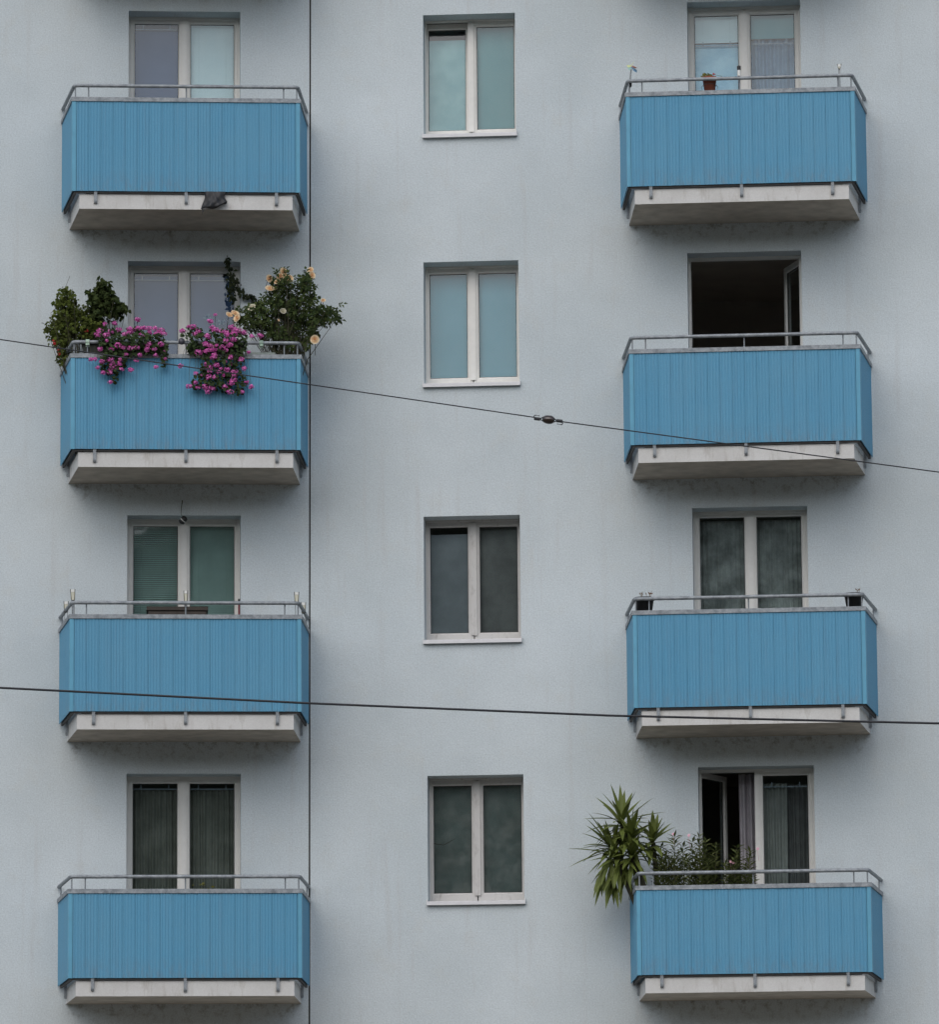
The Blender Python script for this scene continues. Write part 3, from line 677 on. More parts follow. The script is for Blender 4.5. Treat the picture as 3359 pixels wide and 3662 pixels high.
RBP= [(.855,1.979),(.915,2.102),(.998,2.179),(1.095,2.149),(1.169,2.119),(1.139,2.05),(1.229,2.043),(1.244,2.127),(1.312,2.158),(1.379,2.105),(1.393,1.937),(1.348,1.86),(1.453,1.845),(1.542,1.754),(1.602,1.793),(1.654,1.748),(1.624,1.663),(1.557,1.678),(1.504,1.617),(1.422,1.601),(1.466,1.51),(1.377,1.51),(1.392,1.456),(1.317,1.357),(1.242,1.433),(1.205,1.288),(.966,1.286),(.944,1.4),(.765,1.491),(.795,1.582),(.721,1.544),(.661,1.612),(.594,1.642),(.542,1.733),(.594,1.756),(.706,1.719),(.684,1.825),(.766,1.856),(.825,1.841)]
M['leaf_ger'] = islands('geranium_leaves', (0.014, 0.026, 0.009), (0.040, 0.064, 0.020), 0.7, 0.15)
M['pink'] = islands('pink_geranium_petals', (0.50, 0.060, 0.32), (0.84, 0.28, 0.62), 0.6, 0.2, trans=0.2)
M['leaf_climb'] = islands('climber_leaves', (0.050, 0.075, 0.014), (0.150, 0.185, 0.040), 0.7, 0.12, c3=(0.060, 0.070, 0.020), trans=0.15)
M['leaf_ivy'] = islands('dark_climber_leaves', (0.024, 0.040, 0.012), (0.068, 0.090, 0.028), 0.7, 0.12, trans=0.1)
M['leaf_vine'] = islands('withered_vine_leaves', (0.018, 0.028, 0.014), (0.050, 0.060, 0.030), 0.7, 0.12)
M['leaf_rose'] = islands('rose_leaves', (0.020, 0.038, 0.012), (0.070, 0.095, 0.026), 0.65, 0.15, trans=0.1)
M['rose'] = islands('peach_rose_petals', (0.84, 0.58, 0.34), (0.88, 0.75, 0.53), 0.6, 0.2, trans=0.25)
M['rose_in'] = islands('orange_rose_heart', (0.80, 0.38, 0.18), (0.86, 0.56, 0.34), 0.6, 0.2)
M['rose_pale'] = islands('cream_rose_petals', (0.66, 0.62, 0.46), (0.76, 0.72, 0.58), 0.6, 0.2, trans=0.25)
M['red'] = islands('red_petals', (0.34, 0.012, 0.014), (0.46, 0.03, 0.03), 0.6)
M['stem'] = simple('green_brown_stems', (0.055, 0.052, 0.028), 0.8, var=0.3)
M['yucca'] = islands('yucca_leaves', (0.050, 0.075, 0.016), (0.150, 0.180, 0.040), 0.5, 0.25)
M['olea'] = islands('oleander_leaves', (0.075, 0.098, 0.030), (0.170, 0.190, 0.070), 0.6, 0.2, trans=0.3)
M['olea_f'] = islands('pale_pink_petals', (0.58, 0.26, 0.34), (0.70, 0.42, 0.48), 0.6)
M['lime'] = islands('yellow_green_leaves', (0.08, 0.085, 0.012), (0.15, 0.14, 0.02), 0.5)
M['dry'] = islands('withered_stalks', (0.14, 0.07, 0.04), (0.20, 0.16, 0.10), 0.8)
M['terra'] = simple('terracotta', (0.24, 0.065, 0.035), 0.8, var=0.15, scale=20)
M['black'] = simple('black_plastic', (0.016, 0.016, 0.016), 0.5, var=0.2)
M['dkbox'] = simple('dark_planter_plastic', (0.022, 0.026, 0.020), 0.6, var=0.2)
M['palebox'] = simple('pale_planter_plastic', (0.28, 0.32, 0.29), 0.6, var=0.12)
M['soil'] = simple('potting_soil', (0.03, 0.022, 0.016), 1.0, var=0.3, scale=60)
M['clip'] = simple('mint_plastic', (0.34, 0.46, 0.36), 0.5, var=0.05)
M['bagm'] = simple('black_bin_bag', (0.013, 0.0135, 0.015), 0.62, var=0.3, scale=14, spec=0.6)
M['wire'] = simple('dark_cable', (0.012, 0.014, 0.018), 0.6, var=0.2)
M['porc'] = simple('brown_porcelain', (0.028, 0.018, 0.014), 0.22, var=0.4, scale=25, spec=0.8)
M['lampp'] = simple('frosted_lamp_plastic', (0.52, 0.51, 0.40), 0.35, var=0.08)
M['lampc'] = simple('clear_lamp_cap', (0.72, 0.72, 0.68), 0.25, var=0.05)
M['lampd'] = simple('dark_lamp_edge', (0.05, 0.046, 0.036), 0.4)
M['wood'] = simple('dark_brown_wood', (0.030, 0.021, 0.014), 0.6, var=0.25, scale=12)
M['broom'] = simple('dark_red_handle', (0.16, 0.012, 0.018), 0.4)
M['steel'] = simple('thin_wire', (0.12, 0.125, 0.13), 0.5, 0.6)

def inside(p, poly):
    x, y = p; c = False; n = len(poly); j = n - 1
    for i in range(n):
        xi, yi = poly[i]; xj, yj = poly[j]
        if (yi > y) != (yj > y) and x < (xj - xi) * (y - yi) / (yj - yi) + xi: c = not c
        j = i
    return c
def sample(poly, n, rr):
    xs = [p[0] for p in poly]; ys = [p[1] for p in poly]; out = []
    while len(out) < n:
        p = (rr.uniform(min(xs), max(xs)), rr.uniform(min(ys), max(ys)))
        if inside(p, poly): out.append(p)
    return out
def rdir(rr, down=0.0):
    a = rr.uniform(0, 6.283); z = rr.uniform(-1, 1); s = math.sqrt(1 - z * z)
    return Vector((s * math.cos(a), s * math.sin(a), z - down)).normalized()
def place(name, side, k, label, cat, group=None, base=(0, 0, 0.2)):
    e = empty(name); e.matrix_world = at(side, k) @ Matrix.Translation(base)
    tag(e, label, cat, group); return e
def pot(e, r, h, mat, base, z=0.0):
    g = MB(); g.lathe([(r * 0.72, z), (r * 0.95, z + h * 0.86), (r * 1.06, z + h * 0.86), (r * 1.06, z + h), (r * 0.96, z + h), (r * 0.94, z + h * 0.92)], 0, 0, 18)
    o = g.build('pot', M[mat], e, base, True)
    g = MB(); g.lathe([(r * 0.93, z + h * 0.915), (0.001, z + h * 0.93)], 0, 0, 14, False); g.build('soil', M['soil'], e, base)
    return o
def cluster_leaves(g, pts, rr, ln, wd, per, spread, down=0.3, front=0.5):
    for p in pts:
        p = Vector(p)
        for _ in range(per):
            q = p + Vector((rr.gauss(0, spread), rr.gauss(0, spread), rr.gauss(0, spread)))
            d = rdir(rr, down); nrm = (rdir(rr) + Vector((0, -front, 0.8))).normalized()
            s = rr.uniform(0.65, 1.2); g.leaf(q, d, nrm, ln * s, wd * s)

# ---- hanging geraniums on the second balcony of the left column
def flower_head(g, c, r, rr, n=20, petal=0.017):
    c = Vector(c)
    for _ in range(n):
        d = rdir(rr)
        if d.y > 0.5: d.y = -d.y
        p = c + Vector((d.x * r, d.y * r * 0.8, d.z * r * 0.72)) * rr.uniform(0.55, 1.0)
        nrm = (d + rdir(rr) * 0.5).normalized(); s = rr.uniform(0.7, 1.25)
        t = nrm.orthogonal().normalized(); t.rotate(Matrix.Rotation(rr.uniform(0, 6.28), 3, nrm))
        g.leaf(p - t * petal * 0.5 * s, t, nrm, petal * s * 1.25, petal * s, 0.1, 0.1)
def geranium(heads, poly, box, label, seed, zfront):
    rr = random.Random(seed)
    e = place('geranium', 'L', 1, label, 'flower', 'hanging geraniums', ((box[0] + box[1]) / 2, -0.95, 1.16))
    bx, by, bz = (box[0] + box[1]) / 2, -0.95, 1.16
    def D(z): return -(1.14 if z < 1.2 else 1.125 if z < 1.42 else 1.03)
    g = MB(); st = MB()
    for (u, z) in sample(poly, 900, rr):
        y = D(z) + rr.gauss(0, 0.035)
        if z < 1.24: y = min(y, -1.095)
        d = rdir(rr, 0.3 if z < 1.3 else -0.2); d.y -= 0.4; nrm = (Vector((0, -1, 0.7)) + rdir(rr) * 0.7).normalized(); s = rr.uniform(0.6, 1.2)
        p = Vector((u - bx, y - by, z - bz)); dn = d.normalized(); w_ = 0.040 * s
        # round, lobed leaf as a small fan
        t = nrm.orthogonal().normalized(); b = nrm.cross(t); n = len(g.v); g.v.append(tuple(p - nrm * 0.006))
        for i in range(6):
            a = i * 1.047; r_ = w_ * 0.5 * (1.0 + 0.2 * math.sin(i * 2.1 + seed)); g.v.append(tuple(p + t * math.cos(a) * r_ + b * math.sin(a) * r_))
        for i in range(6): g.f.append((n, n + 1 + i, n + 1 + (i + 1) % 6))
    f = MB()
    for u, z, s in heads:
        y = D(z) - 0.035
        if z < 1.24: y = -1.16
        flower_head(f, (u - bx, y - by, z - bz), 0.037 * s, rr, int(36 * s), 0.020)
        root = Vector((min(max(u, box[0] + 0.05), box[1] - 0.05) * 0.6 + u * 0.4 - bx, -0.98 - by, 1.32 - bz)); tip = Vector((u - bx, y - by + 0.02, z - bz))
        mid = (root + tip) / 2 + Vector((0, -0.09 if z < 1.2 else 0.0, 0.05))
        st.tube([root, mid, tip], [0.0028, 0.0022, 0.0015], 4, False)
    g.build('foliage', M['leaf_ger'], e, kind='stuff'); f.build('blossoms', M['pink'], e, kind='stuff'); st.build('stems', M['stem'], e, kind='stuff')
def planter(u0, u1, y0, y1, z0, z1, mat, label, hooks=()):
    e = place('planter_box', 'L', 1, label, 'planter', 'planter boxes on the flowered balcony', ((u0 + u1) / 2, (y0 + y1) / 2, z0))
    w_, d_, h_ = (u1 - u0) / 2, (y1 - y0) / 2, z1 - z0
    g = MB(); n = len(g.v)
    lo = [(-w_ + 0.02, -d_ + 0.02), (w_ - 0.02, -d_ + 0.02), (w_ - 0.02, d_ - 0.02), (-w_ + 0.02, d_ - 0.02)]; hi = [(-w_, -d_), (w_, -d_), (w_, d_), (-w_, d_)]; inn = [(x * 0.97, y * 0.88) for x, y in hi]
    for l, z in ((lo, 0), (hi, h_ - 0.02), ([(x * 1.015, y * 1.06) for x, y in hi], h_ - 0.02), ([(x * 1.015, y * 1.06) for x, y in hi], h_), (inn, h_), (inn, h_ - 0.03)): g.v += [(x, y, z) for x, y in l]
    for i in range(5):
        for s in range(4): q = (s + 1) % 4; g.f.append((n + i * 4 + s, n + i * 4 + q, n + i * 4 + 4 + q, n + i * 4 + 4 + s))
    g.f.append((n + 3, n + 2, n + 1, n)); g.f.append(tuple(n + 20 + i for i in range(4)))
    g.build('box', M[mat], e)
    for hx in hooks:
        g = MB(); cx = hx - (u0 + u1) / 2; yc = -1.0793 - (y0 + y1) / 2; zc = 1.337 - z0
        pts = [(yc + 0.028 * math.cos(a), zc + 0.028 * math.sin(a)) for a in [math.pi * 1.25 - i * 0.35 for i in range(9)]]
        pts = [(yc - 0.027, zc - 0.035)] + pts + [(yc + 0.027, zc - 0.05)]
        for i in range(len(pts) - 1):
            (ya, za), (yb, zb_) = pts[i], pts[i + 1]; g.quad((cx - 0.02, ya, za), (cx + 0.02, ya, za), (cx + 0.02, yb, zb_), (cx - 0.02, yb, zb_))
        g.build('hook', M['clip'], e)
    return e
planter(-1.10, -0.19, -1.05, -0.86, 1.19, 1.345, 'dkbox', 'dark planter box under the left mass of geraniums', (-1.045, -0.905))
planter(0.02, 0.62, -1.05, -0.86, 1.19, 1.345, 'dkbox', 'dark planter box under the middle mass of geraniums')
planter(0.63, 0.95, -1.00, -0.80, 1.10, 1.25, 'palebox', 'pale planter box by the rose bush', (0.80,))
geranium(G1, F1, (-1.10, -0.19), 'left mass of magenta hanging geraniums, wider than tall', 11, 0)
geranium(G2, F2, (0.02, 0.62), 'middle mass of magenta hanging geraniums trailing far down the blue panel', 12, 0)

# ---- rose bush
rr = random.Random(21)
e = place('rose_bush', 'L', 1, 'peach rose bush at the right end of the flowered balcony', 'rose bush', None, (1.02, -0.72, 0.2))
bx, by, bz = 1.02, -0.72, 0.2
pot(e, 0.17, 0.34, 'terra', (0, 0, 0))
g = MB(); st = MB(); tips = []
holes = [(0.93, 1.86, 0.04), (1.18, 1.98, 0.04), (1.08, 1.95, 0.03), (0.86, 1.58, 0.03), (1.28, 1.52, 0.03), (1.3, 1.75, 0.02), (1.12, 1.36, 0.05), (1.03, 1.33, 0.04), (1.16, 1.44, 0.03)]
for (u, z) in sample(RBP, 780, rr):
    if any((u - h[0]) ** 2 + (z - h[1]) ** 2 < h[2] ** 2 for h in holes): continue
    if z < 1.42 and rr.random() < 0.5: continue
    y = -0.75 + rr.gauss(0, 0.11); p = Vector((u - bx, y - by, z - bz)); ax = rdir(rr, 0.35); ax.y *= 0.6
    # a compound leaf of five leaflets
    for i in range(5):
        q = p + ax * 0.026 * (i // 2 + 0.5); sd_ = ax.cross(Vector((0, -1, 0.4))).normalized() * (1 if i % 2 else -1)
        d = (ax * 0.6 + sd_ * 0.9).normalized() if i < 4 else ax
        s = rr.uniform(0.75, 1.2); g.leaf(q, d, (Vector((0, -0.8, 1)) + rdir(rr) * 0.8).normalized(), 0.048 * s, 0.032 * s, 0.2, 0.2)
    if rr.random() < 0.16: tips.append(p)
g.build('foliage', M['leaf_rose'], e, kind='stuff')
for tp in tips:
    root = Vector((rr.uniform(-0.07, 0.10), rr.uniform(-0.06, 0.06), 0.32)); mid = Vector((root.x * 1.2 + tp.x * 0.35, tp.y * 0.4, 0.32 + (tp.z - 0.32) * 0.62))
    st.tube([root, mid, tp], [0.006, 0.0045, 0.002], 5, False)
st.build('canes', M['stem'], e, kind='stuff')
def petal_cup(g, c, ax, r, n, open_, rr, lift):
    t = ax.orthogonal().normalized(); b = ax.cross(t); a0 = rr.uniform(0, 6.28)
    for i in range(n):
        a = a0 + i * 6.283 / n + rr.uniform(-0.15, 0.15); d = t * math.cos(a) + b * math.sin(a); s_ = d.cross(ax)
        base = c; half = math.pi / n * 1.25
        nn = len(g.v)
        for j, (rad, h) in enumerate(((0.15, -0.25), (0.75, 0.05), (1.0, lift))):
            for q in (-1, -0.4, 0.4, 1):
                an = a + q * half * (0.55 + 0.45 * (j > 0)); dd = t * math.cos(an) + b * math.sin(an)
                rj = r * rad * (1.0 + open_ * (j == 2) - 0.08 * abs(q) * (j == 2)); g.v.append(tuple(base + dd * rj + ax * r * (h - 0.15 * abs(q) * (j == 2))))
        for j in range(2):
            for q in range(3): k_ = nn + j * 4 + q; g.f.append((k_, k_ + 1, k_ + 5, k_ + 4))
for i, (u, z, s) in enumerate(ROSE):
    c = Vector((u - bx, -0.75 - 0.16 - by + rr.uniform(-0.03, 0.05), z - bz)); ax = (Vector((rr.uniform(-0.9, 0.9), -1, rr.uniform(-0.2, 0.9)))).normalized()
    g = MB(); r_ = 0.037 * s; pale = i in (13, 14)
    for n_, op, rad, lf in ((6, 0.12, 1.0, 0.25), (5, 0.0, 0.78, 0.45), (5, -0.1, 0.55, 0.55)): petal_cup(g, c, ax, r_ * rad, n_, op, rr, lf)
    bl = g.build('rose_bloom', M['rose_pale'] if pale else M['rose'], e)
    if s > 0.5:
        g = MB(); petal_cup(g, c + ax * r_ * 0.10, ax, r_ * 0.30, 4, -0.3, rr, 0.7); petal_cup(g, c + ax * r_ * 0.15, ax, r_ * 0.2, 3, -0.3, rr, 0.9)
        g.build('flower_heart', M['rose_in'] if not pale else M['rose_pale'], bl)
    g = MB(); g.tube([c - ax * r_ * 0.3, c - ax * 0.05 + Vector((0, 0.06, -0.06)), c + Vector((rr.uniform(-0.02, 0.02), 0.16, -0.14))], [0.003, 0.003, 0.003], 4, False); g.build('flower_stalk', M['stem'], bl)

# ---- climbers at the left end
def climber(poly, name, label, seed, mat, depth, u0, n, ln, wd, thick):
    rr = random.Random(seed); e = place(name, 'L', 1, label, 'climbing plant', None, (u0, -depth, 0.2)); pot(e, 0.13, 0.26, 'dkbox', (0, 0, 0))
    g = MB(); st = MB()
    for (u, z) in sample(poly, n, rr):
        p = Vector((u - u0 + rr.gauss(0, 0.022), rr.gauss(0, thick), z - 0.2 + rr.gauss(0, 0.022))); d = rdir(rr, 0.7); nrm = (Vector((0, -0.9, 0.8)) + rdir(rr) * 0.7).normalized(); s = rr.uniform(0.55, 1.25)
        for q in (-0.5, 0.0, 0.5):
            dd = d.copy(); dd.rotate(Matrix.Rotation(q * 1.1, 3, nrm)); g.leaf(p, dd, nrm, ln * s * (1.0 if q == 0 else 0.8), wd * s * 0.75, 0.15, 0.25)
        if rr.random() < 0.03:
            rt = Vector((rr.uniform(-0.06, 0.06), rr.uniform(-0.05, 0.05), 0.24)); st.tube([rt, Vector((rt.x * 0.6 + p.x * 0.4, p.y * 0.5, p.z * 0.55)), p], [0.006, 0.005, 0.002], 5, False)
    g.build('foliage', M[mat], e, kind='stuff'); st.build('stems', M['stem'], e, kind='stuff'); return e
c1 = climber(C1, 'climbing_plant', 'tall light green climber spilling over the left end of the flowered balcony', 31, 'leaf_climb', 0.55, -1.08, 1800, 0.046, 0.030, 0.085)
c2 = climber(C2, 'climbing_plant', 'dark broad-leaved climber between the light green climber and the window', 32, 'leaf_ivy', 0.42, -0.93, 760, 0.062, 0.050, 0.07)
rr = random.Random(5); g = MB()
for (u, z) in ((-1.396, 1.404), (-1.056, 1.543), (-1.40, 1.43), (-1.345, 1.33), (-1.35, 1.285)): flower_head(g, (u + 1.08, -0.12, z - 0.2), 0.021, rr, 10, 0.018)
g.build('blossoms', M['red'], c1, kind='stuff')
g = MB(); g.tube([(-0.30, 0, 1.62), (-0.36, 0, 1.56), (-0.365, 0, 1.50), (-0.32, -0.02, 1.46)], 0.002, 4); g.tube([(-0.21, 0, 1.83), (-0.185, 0, 1.90), (-0.165, 0, 1.95), (-0.16, 0, 1.97)], 0.002, 4)
g.build('tendrils', M['stem'], c1)
# ---- withered vine by the window
rr = random.Random(41); e = place('hanging_vine', 'L', 1, 'dark withered vine trailing across the right edge of the flowered balcony window', 'vine', None, (0.46, -0.055, 2.495))
V1 = [(.457, 2.442), (.472, 2.362), (.502, 2.262), (.494, 2.192), (.502, 2.115), (.517, 2.038), (.528, 1.962)]; V2 = [(.501, 2.251), (.561, 2.174), (.613, 2.074), (.658, 2.029), (.734, 2.014), (.779, 1.953), (.86, 1.86)]
g = MB(); st = MB()
for V_, wd in ((V1, (0.012, 0.026, 0.044, 0.036, 0.040, 0.026, 0.014)), (V2, (0.04, 0.038, 0.048, 0.045, 0.034, 0.03, 0.02))):
    st.tube([(u - 0.46, 0, z - 2.45) for u, z in V_], 0.004, 5)
    for i in range(len(V_) - 1):
        for _ in range(24):
            t = rr.random(); u = V_[i][0] * (1 - t) + V_[i + 1][0] * t; z = V_[i][1] * (1 - t) + V_[i + 1][1] * t; w_ = wd[i] * (1 - t) + wd[i + 1] * t
            p = Vector((u - 0.46 + rr.uniform(-w_, w_), rr.gauss(0, 0.014), z - 2.45 + rr.uniform(-0.02, 0.02))); s = rr.uniform(0.6, 1.1)
            g.leaf(p, rdir(rr, 0.9), (Vector((0, -1, 0.4)) + rdir(rr) * 0.6).normalized(), 0.05 * s, 0.034 * s)
st.tube([(0, 0, 0), (0.005, 0.02, 0.02), (0.0, 0.055, 0.03)], 0.003, 5)
g.build('foliage', M['leaf_vine'], e, kind='stuff'); st.build('stem', M['stem'], e)

# ---- yucca: every sword leaf a part
rr = random.Random(51); YU, YD = -1.02, 0.50
e = place('yucca', 'R', 3, 'spiky green yucca leaning out past the left end of the lowest right balcony', 'yucca', None, (YU, -YD, 0.2))
pot(e, 0.16, 0.32, 'black', (0, 0, 0))
def sword(p, d, ln, wd, droop):
    g = MB(); d = d.normalized(); s = d.cross(Vector((0, -0.25, 1)))
    if s.length < 0.1: s = Vector((1, 0, 0))
    s.normalize(); n = 7; q = Vector((0, 0, 0)); dd = d.copy()
    for i in range(n + 1):
        t = i / n; w_ = wd * (0.55 + 1.6 * t * (1 - t) if t < 0.5 else (0.95 * (1 - (t - 0.5) / 0.5) ** 0.8)) ; up = s.cross(dd).normalized()
        g.v += [tuple(q + s * w_ * 0.5 + up * w_ * 0.16), tuple(q), tuple(q - s * w_ * 0.5 + up * w_ * 0.16)]
        dd = (dd + Vector((0, 0, -droop / n))).normalized(); q = q + dd * ln / n
    for i in range(n): k = 3 * i; g.f += [(k, k + 1, k + 4, k + 3), (k + 1, k + 2, k + 5, k + 4)]
    g.build('leaf', M['yucca'], e, tuple(p))
ros = [((-1.385, 0.60, 1.80), (0.0, -0.05, 1.0), 26, 0.34, 1.9), ((-1.52, 0.62, 1.54), (-0.75, -0.25, 0.75), 20, 0.33, 1.6), ((-1.28, 0.72, 1.62), (0.15, -0.75, 0.75), 24, 0.32, 1.7),
       ((-1.05, 0.60, 1.60), (0.25, -0.15, 1.0), 22, 0.27, 1.9), ((-1.44, 0.68, 1.40), (-0.45, -0.6, 0.25), 22, 0.33, 1.6), ((-1.27, 0.74, 1.42), (0.0, -0.8, 0.35), 26, 0.30, 1.8)]
tr = MB(); base = Vector((0, 0, 0.28))
for (u, d_, z), ax, n, ln, opn in ros:
    c = Vector((u - YU, -(d_ - YD), z - 0.15)); ax = Vector(ax).normalized(); t = ax.orthogonal().normalized(); b = ax.cross(t)
    tr.tube([base, base.lerp(c, 0.5) + Vector((0.03, 0.03, -0.08)), c - ax * 0.03], [0.034, 0.03, 0.024], 8)
    for i in range(n):
        f_ = (i + 0.5) / n; th = 0.12 + opn * f_ ** 0.85 + rr.uniform(-0.1, 0.1); a = i * 2.39996 + rr.uniform(-0.25, 0.25)
        d = ax * math.cos(th) + (t * math.cos(a) + b * math.sin(a)) * math.sin(th)
        if d.y > 0.35: d.y *= 0.4
        sword(c - ax * 0.10 * f_ + d * 0.012, d, ln * rr.uniform(0.90, 1.22), 0.062 * rr.uniform(0.85, 1.15), 0.25 + 0.75 * f_ * (1 if d.z < 0.6 else 0.4))
# old leaves hanging below
for i in range(26):
    u, z = rr.uniform(-1.60, -1.34), rr.uniform(1.22, 1.44); d = Vector((rr.uniform(-0.55, 0.25), rr.uniform(-0.5, 0.0), -1))
    sword(Vector((u - YU, -(rr.uniform(0.58, 0.74) - YD), z - 0.2)), d, rr.uniform(0.25, 0.36), 0.050, 0.2)
for (u, z, dx, dz, ln) in ((-1.55, 1.66, -0.5, 0.85, 0.30), (-1.60, 1.52, -1, 0.18, 0.33), (-1.60, 1.50, -1, -0.32, 0.34), (-1.5, 1.50, -1.0, -0.8, 0.30), (-1.3, 1.86, 1, 0.25, 0.36), (-1.3, 1.88, 0.8, 0.7, 0.30), (-1.42, 1.86, -1, 0.1, 0.34), (-1.40, 1.9, -0.55, 0.8, 0.28)):
    sword(Vector((u - YU, -(0.66 - YD), z - 0.2)), Vector((dx, -0.15, dz)), ln * 1.12, 0.056, 0.15)
tr.build('trunk', M['stem'], e)

# ---- oleanders
def oleander(stems, u0, label, seed, flowers=()):
    rr = random.Random(seed); e = place('oleander', 'R', 3, label, 'oleander', 'oleanders behind the rail', (u0, -0.60, 0.2)); pot(e, 0.14, 0.28, 'black', (0, 0, 0))
    g = MB(); st = MB()
    for (u, z) in stems:
        tp = Vector((u - u0, rr.uniform(-0.14, 0.14), z - 0.2)); rt = Vector((rr.uniform(-0.05, 0.05), rr.uniform(-0.05, 0.05), 0.26)); mid = Vector((tp.x * 0.75, tp.y * 0.6, 0.62)); pts = [rt, mid, tp]
        st.tube(pts, [0.005, 0.004, 0.002], 5, False)
        z_ = 0.0
        for i in range(34):
            t = 0.30 + 0.70 * i / 33
            q = rt.lerp(mid, t * 2) if t < 0.5 else mid.lerp(tp, t * 2 - 1)
            for k in range(3):
                a = i * 1.1 + k * 2.094 + rr.uniform(-0.3, 0.3); d = Vector((math.cos(a), math.sin(a) * 0.8, rr.uniform(0.35, 0.95) if t > 0.6 else rr.uniform(-0.1, 0.7))); s = rr.uniform(0.7, 1.15)
                g.leaf(q, d, (Vector((0, 0, 1)) + rdir(rr) * 0.4).normalized(), 0.100 * s, 0.028 * s, 0.1, 0.12)
    g.build('foliage', M['olea'], e, kind='stuff'); st.build('stems', M['stem'], e, kind='stuff')
    for (u, z) in flowers:
        f = MB(); c = Vector((u - u0, -0.1, z - 0.2)); nr = Vector((rr.uniform(-0.4, 0.4), -1, 0.4)).normalized(); t = nr.orthogonal().normalized(); b = nr.cross(t)
        for i in range(5): a = i * 1.257; d = t * math.cos(a) + b * math.sin(a); f.leaf(c, d, nr, 0.020, 0.018, 0.1, 0.05)
        f.tube([c + nr * -0.002, c + Vector((0, 0.01, -0.05)), c + Vector((0.01, 0.05, -0.13))], 0.0018, 4, False)
        f.build('blossom', M['olea_f'], e)
    return e
oleander([(-.977, 1.56), (-.90, 1.50), (-.826, 1.655), (-.86, 1.42), (-.95, 1.38), (-.78, 1.36), (-.743, 1.563), (-1.03, 1.45), (-.92, 1.46), (-.80, 1.48), (-.99, 1.40), (-.72, 1.44), (-.84, 1.33)], -0.87, 'leafy oleander beside the yucca', 61, ((-.839, 1.693),))
oleander([(-.65, 1.627), (-.572, 1.652), (-.507, 1.612), (-.60, 1.45), (-.52, 1.40), (-.391, 1.571), (-.45, 1.48), (-.69, 1.42), (-.56, 1.33), (-.62, 1.52), (-.48, 1.38), (-.54, 1.50), (-.42, 1.36), (-.66, 1.36)], -0.55, 'leafy oleander in front of the open sash', 62, ((-.676, 1.677),))
oleander([(-.176, 1.541), (-.04, 1.487), (-.245, 1.34), (-.082, 1.343), (-.30, 1.36), (-.14, 1.26), (-.02, 1.25), (-.20, 1.42), (-.10, 1.30)], -0.17, 'sparse oleander in front of the grey curtain', 63, ((-.240, 1.392), (-.208, 1.378), (.045, 1.524)))

# ---- potted plants and bits
def small_pot(side, k, u, y, z, r, h, mat, label, cat='flower pot', group=None):
    e = place('flower_pot', side, k, label, cat, group, (u, y, z)); pot(e, r, h, mat, (0, 0, 0)); return e
e = small_pot('R', 0, -0.324, -0.98, 1.222, 0.078, 0.155, 'terra', 'terracotta pot with a scrappy plant on the top right balcony')
rr = random.Random(71); g = MB()
for i in range(16): g.leaf(Vector((rr.uniform(-0.07, 0.04), rr.uniform(-0.04, 0.02), 0.15 + rr.uniform(0, 0.03))), Vector((rr.uniform(-1, 1), rr.uniform(-0.3, 0.3), rr.uniform(0.3, 1))), Vector((0, -1, 0.5)), 0.045, 0.022)
g.leaf(Vector((0.13, -0.03, 0.16)), Vector((0, 0, -1)), Vector((0, -1, 0)), 0.05, 0.03); g.tube([(0.02, 0, 0.14), (0.08, -0.02, 0.175), (0.13, -0.03, 0.16)], 0.002, 4)
g.build('foliage', M['lime'], e)
g = MB(); flower_head(g, (0.05, -0.02, 0.185), 0.022, rr, 9, 0.016); g.build('blossoms', M['red'], e)
g = MB(); g.tube([(0.073 * math.cos(a), 0.073 * math.sin(a), 0.07) for a in [i * 0.3927 for i in range(17)]], 0.0025, 5)
for s in (-1, 1): g.tube([(s * 0.073, 0, 0.07), (s * 0.088, 0, 0.05), (s * 0.075, 0, 0.0)], 0.0025, 5)
g.build('wire_holder', M['steel'], e)
for u, lab, sd in ((-1.10, 'black flower pot with withered stalks at the left rail corner', 1), (1.105, 'black flower pot filled with soil at the right rail corner', 2)):
    e = place('flower_pot', 'R', 2, lab, 'flower pot', 'black pots behind the rail', (u, -0.93, 1.185)); pot(e, 0.105, 0.185, 'black', (0, 0, 0)); rr = random.Random(sd); g = MB()
    for i in range(9 if sd == 1 else 4):
        x = rr.uniform(-0.05, 0.09) if sd == 1 else rr.uniform(0.04, 0.06); p = Vector((x, rr.uniform(-0.05, 0.03), 0.17)); d = Vector((rr.uniform(-0.5, 0.5), rr.uniform(-0.3, 0.3), 1)).normalized()
        g.tube([p, p + d * rr.uniform(0.04, 0.085)], 0.0022, 4); g.leaf(p + d * 0.05, Vector((rr.uniform(-1, 1), -0.2, 0.6)), Vector((0, -1, 0.2)), 0.028, 0.012)
    g.build('withered_stalks', M['dry'], e)
    g = MB(); g.box(-0.012, 0.012, -0.165, -0.105, 0.148, 0.152); g.build('hook', M['black'], e)
e = place('potted_plant', 'L', 3, 'yellow-green plant low behind the rail of the lowest left balcony', 'potted plant', None, (0.24, -0.70, 0.2)); pot(e, 0.14, 0.45, 'terra', (0, 0, 0))
rr = random.Random(81); g = MB(); st = MB()
for i in range(70):
    u = rr.uniform(-0.16, 0.16); z = 1.02 - 0.4 * abs(u + 0.1) - rr.uniform(0, 0.35); p = Vector((u, rr.gauss(0, 0.05), z)); g.leaf(p, rdir(rr, -0.4), (Vector((0, -1, 0.6)) + rdir(rr) * 0.5).normalized(), 0.05, 0.024)
    if i % 5 == 0: st.tube([(u * 0.3, 0, 0.42), (u * 0.7, 0, z * 0.75), p], 0.0025, 4)
g.build('foliage', M['lime'], e, kind='stuff'); st.build('stems', M['stem'], e)

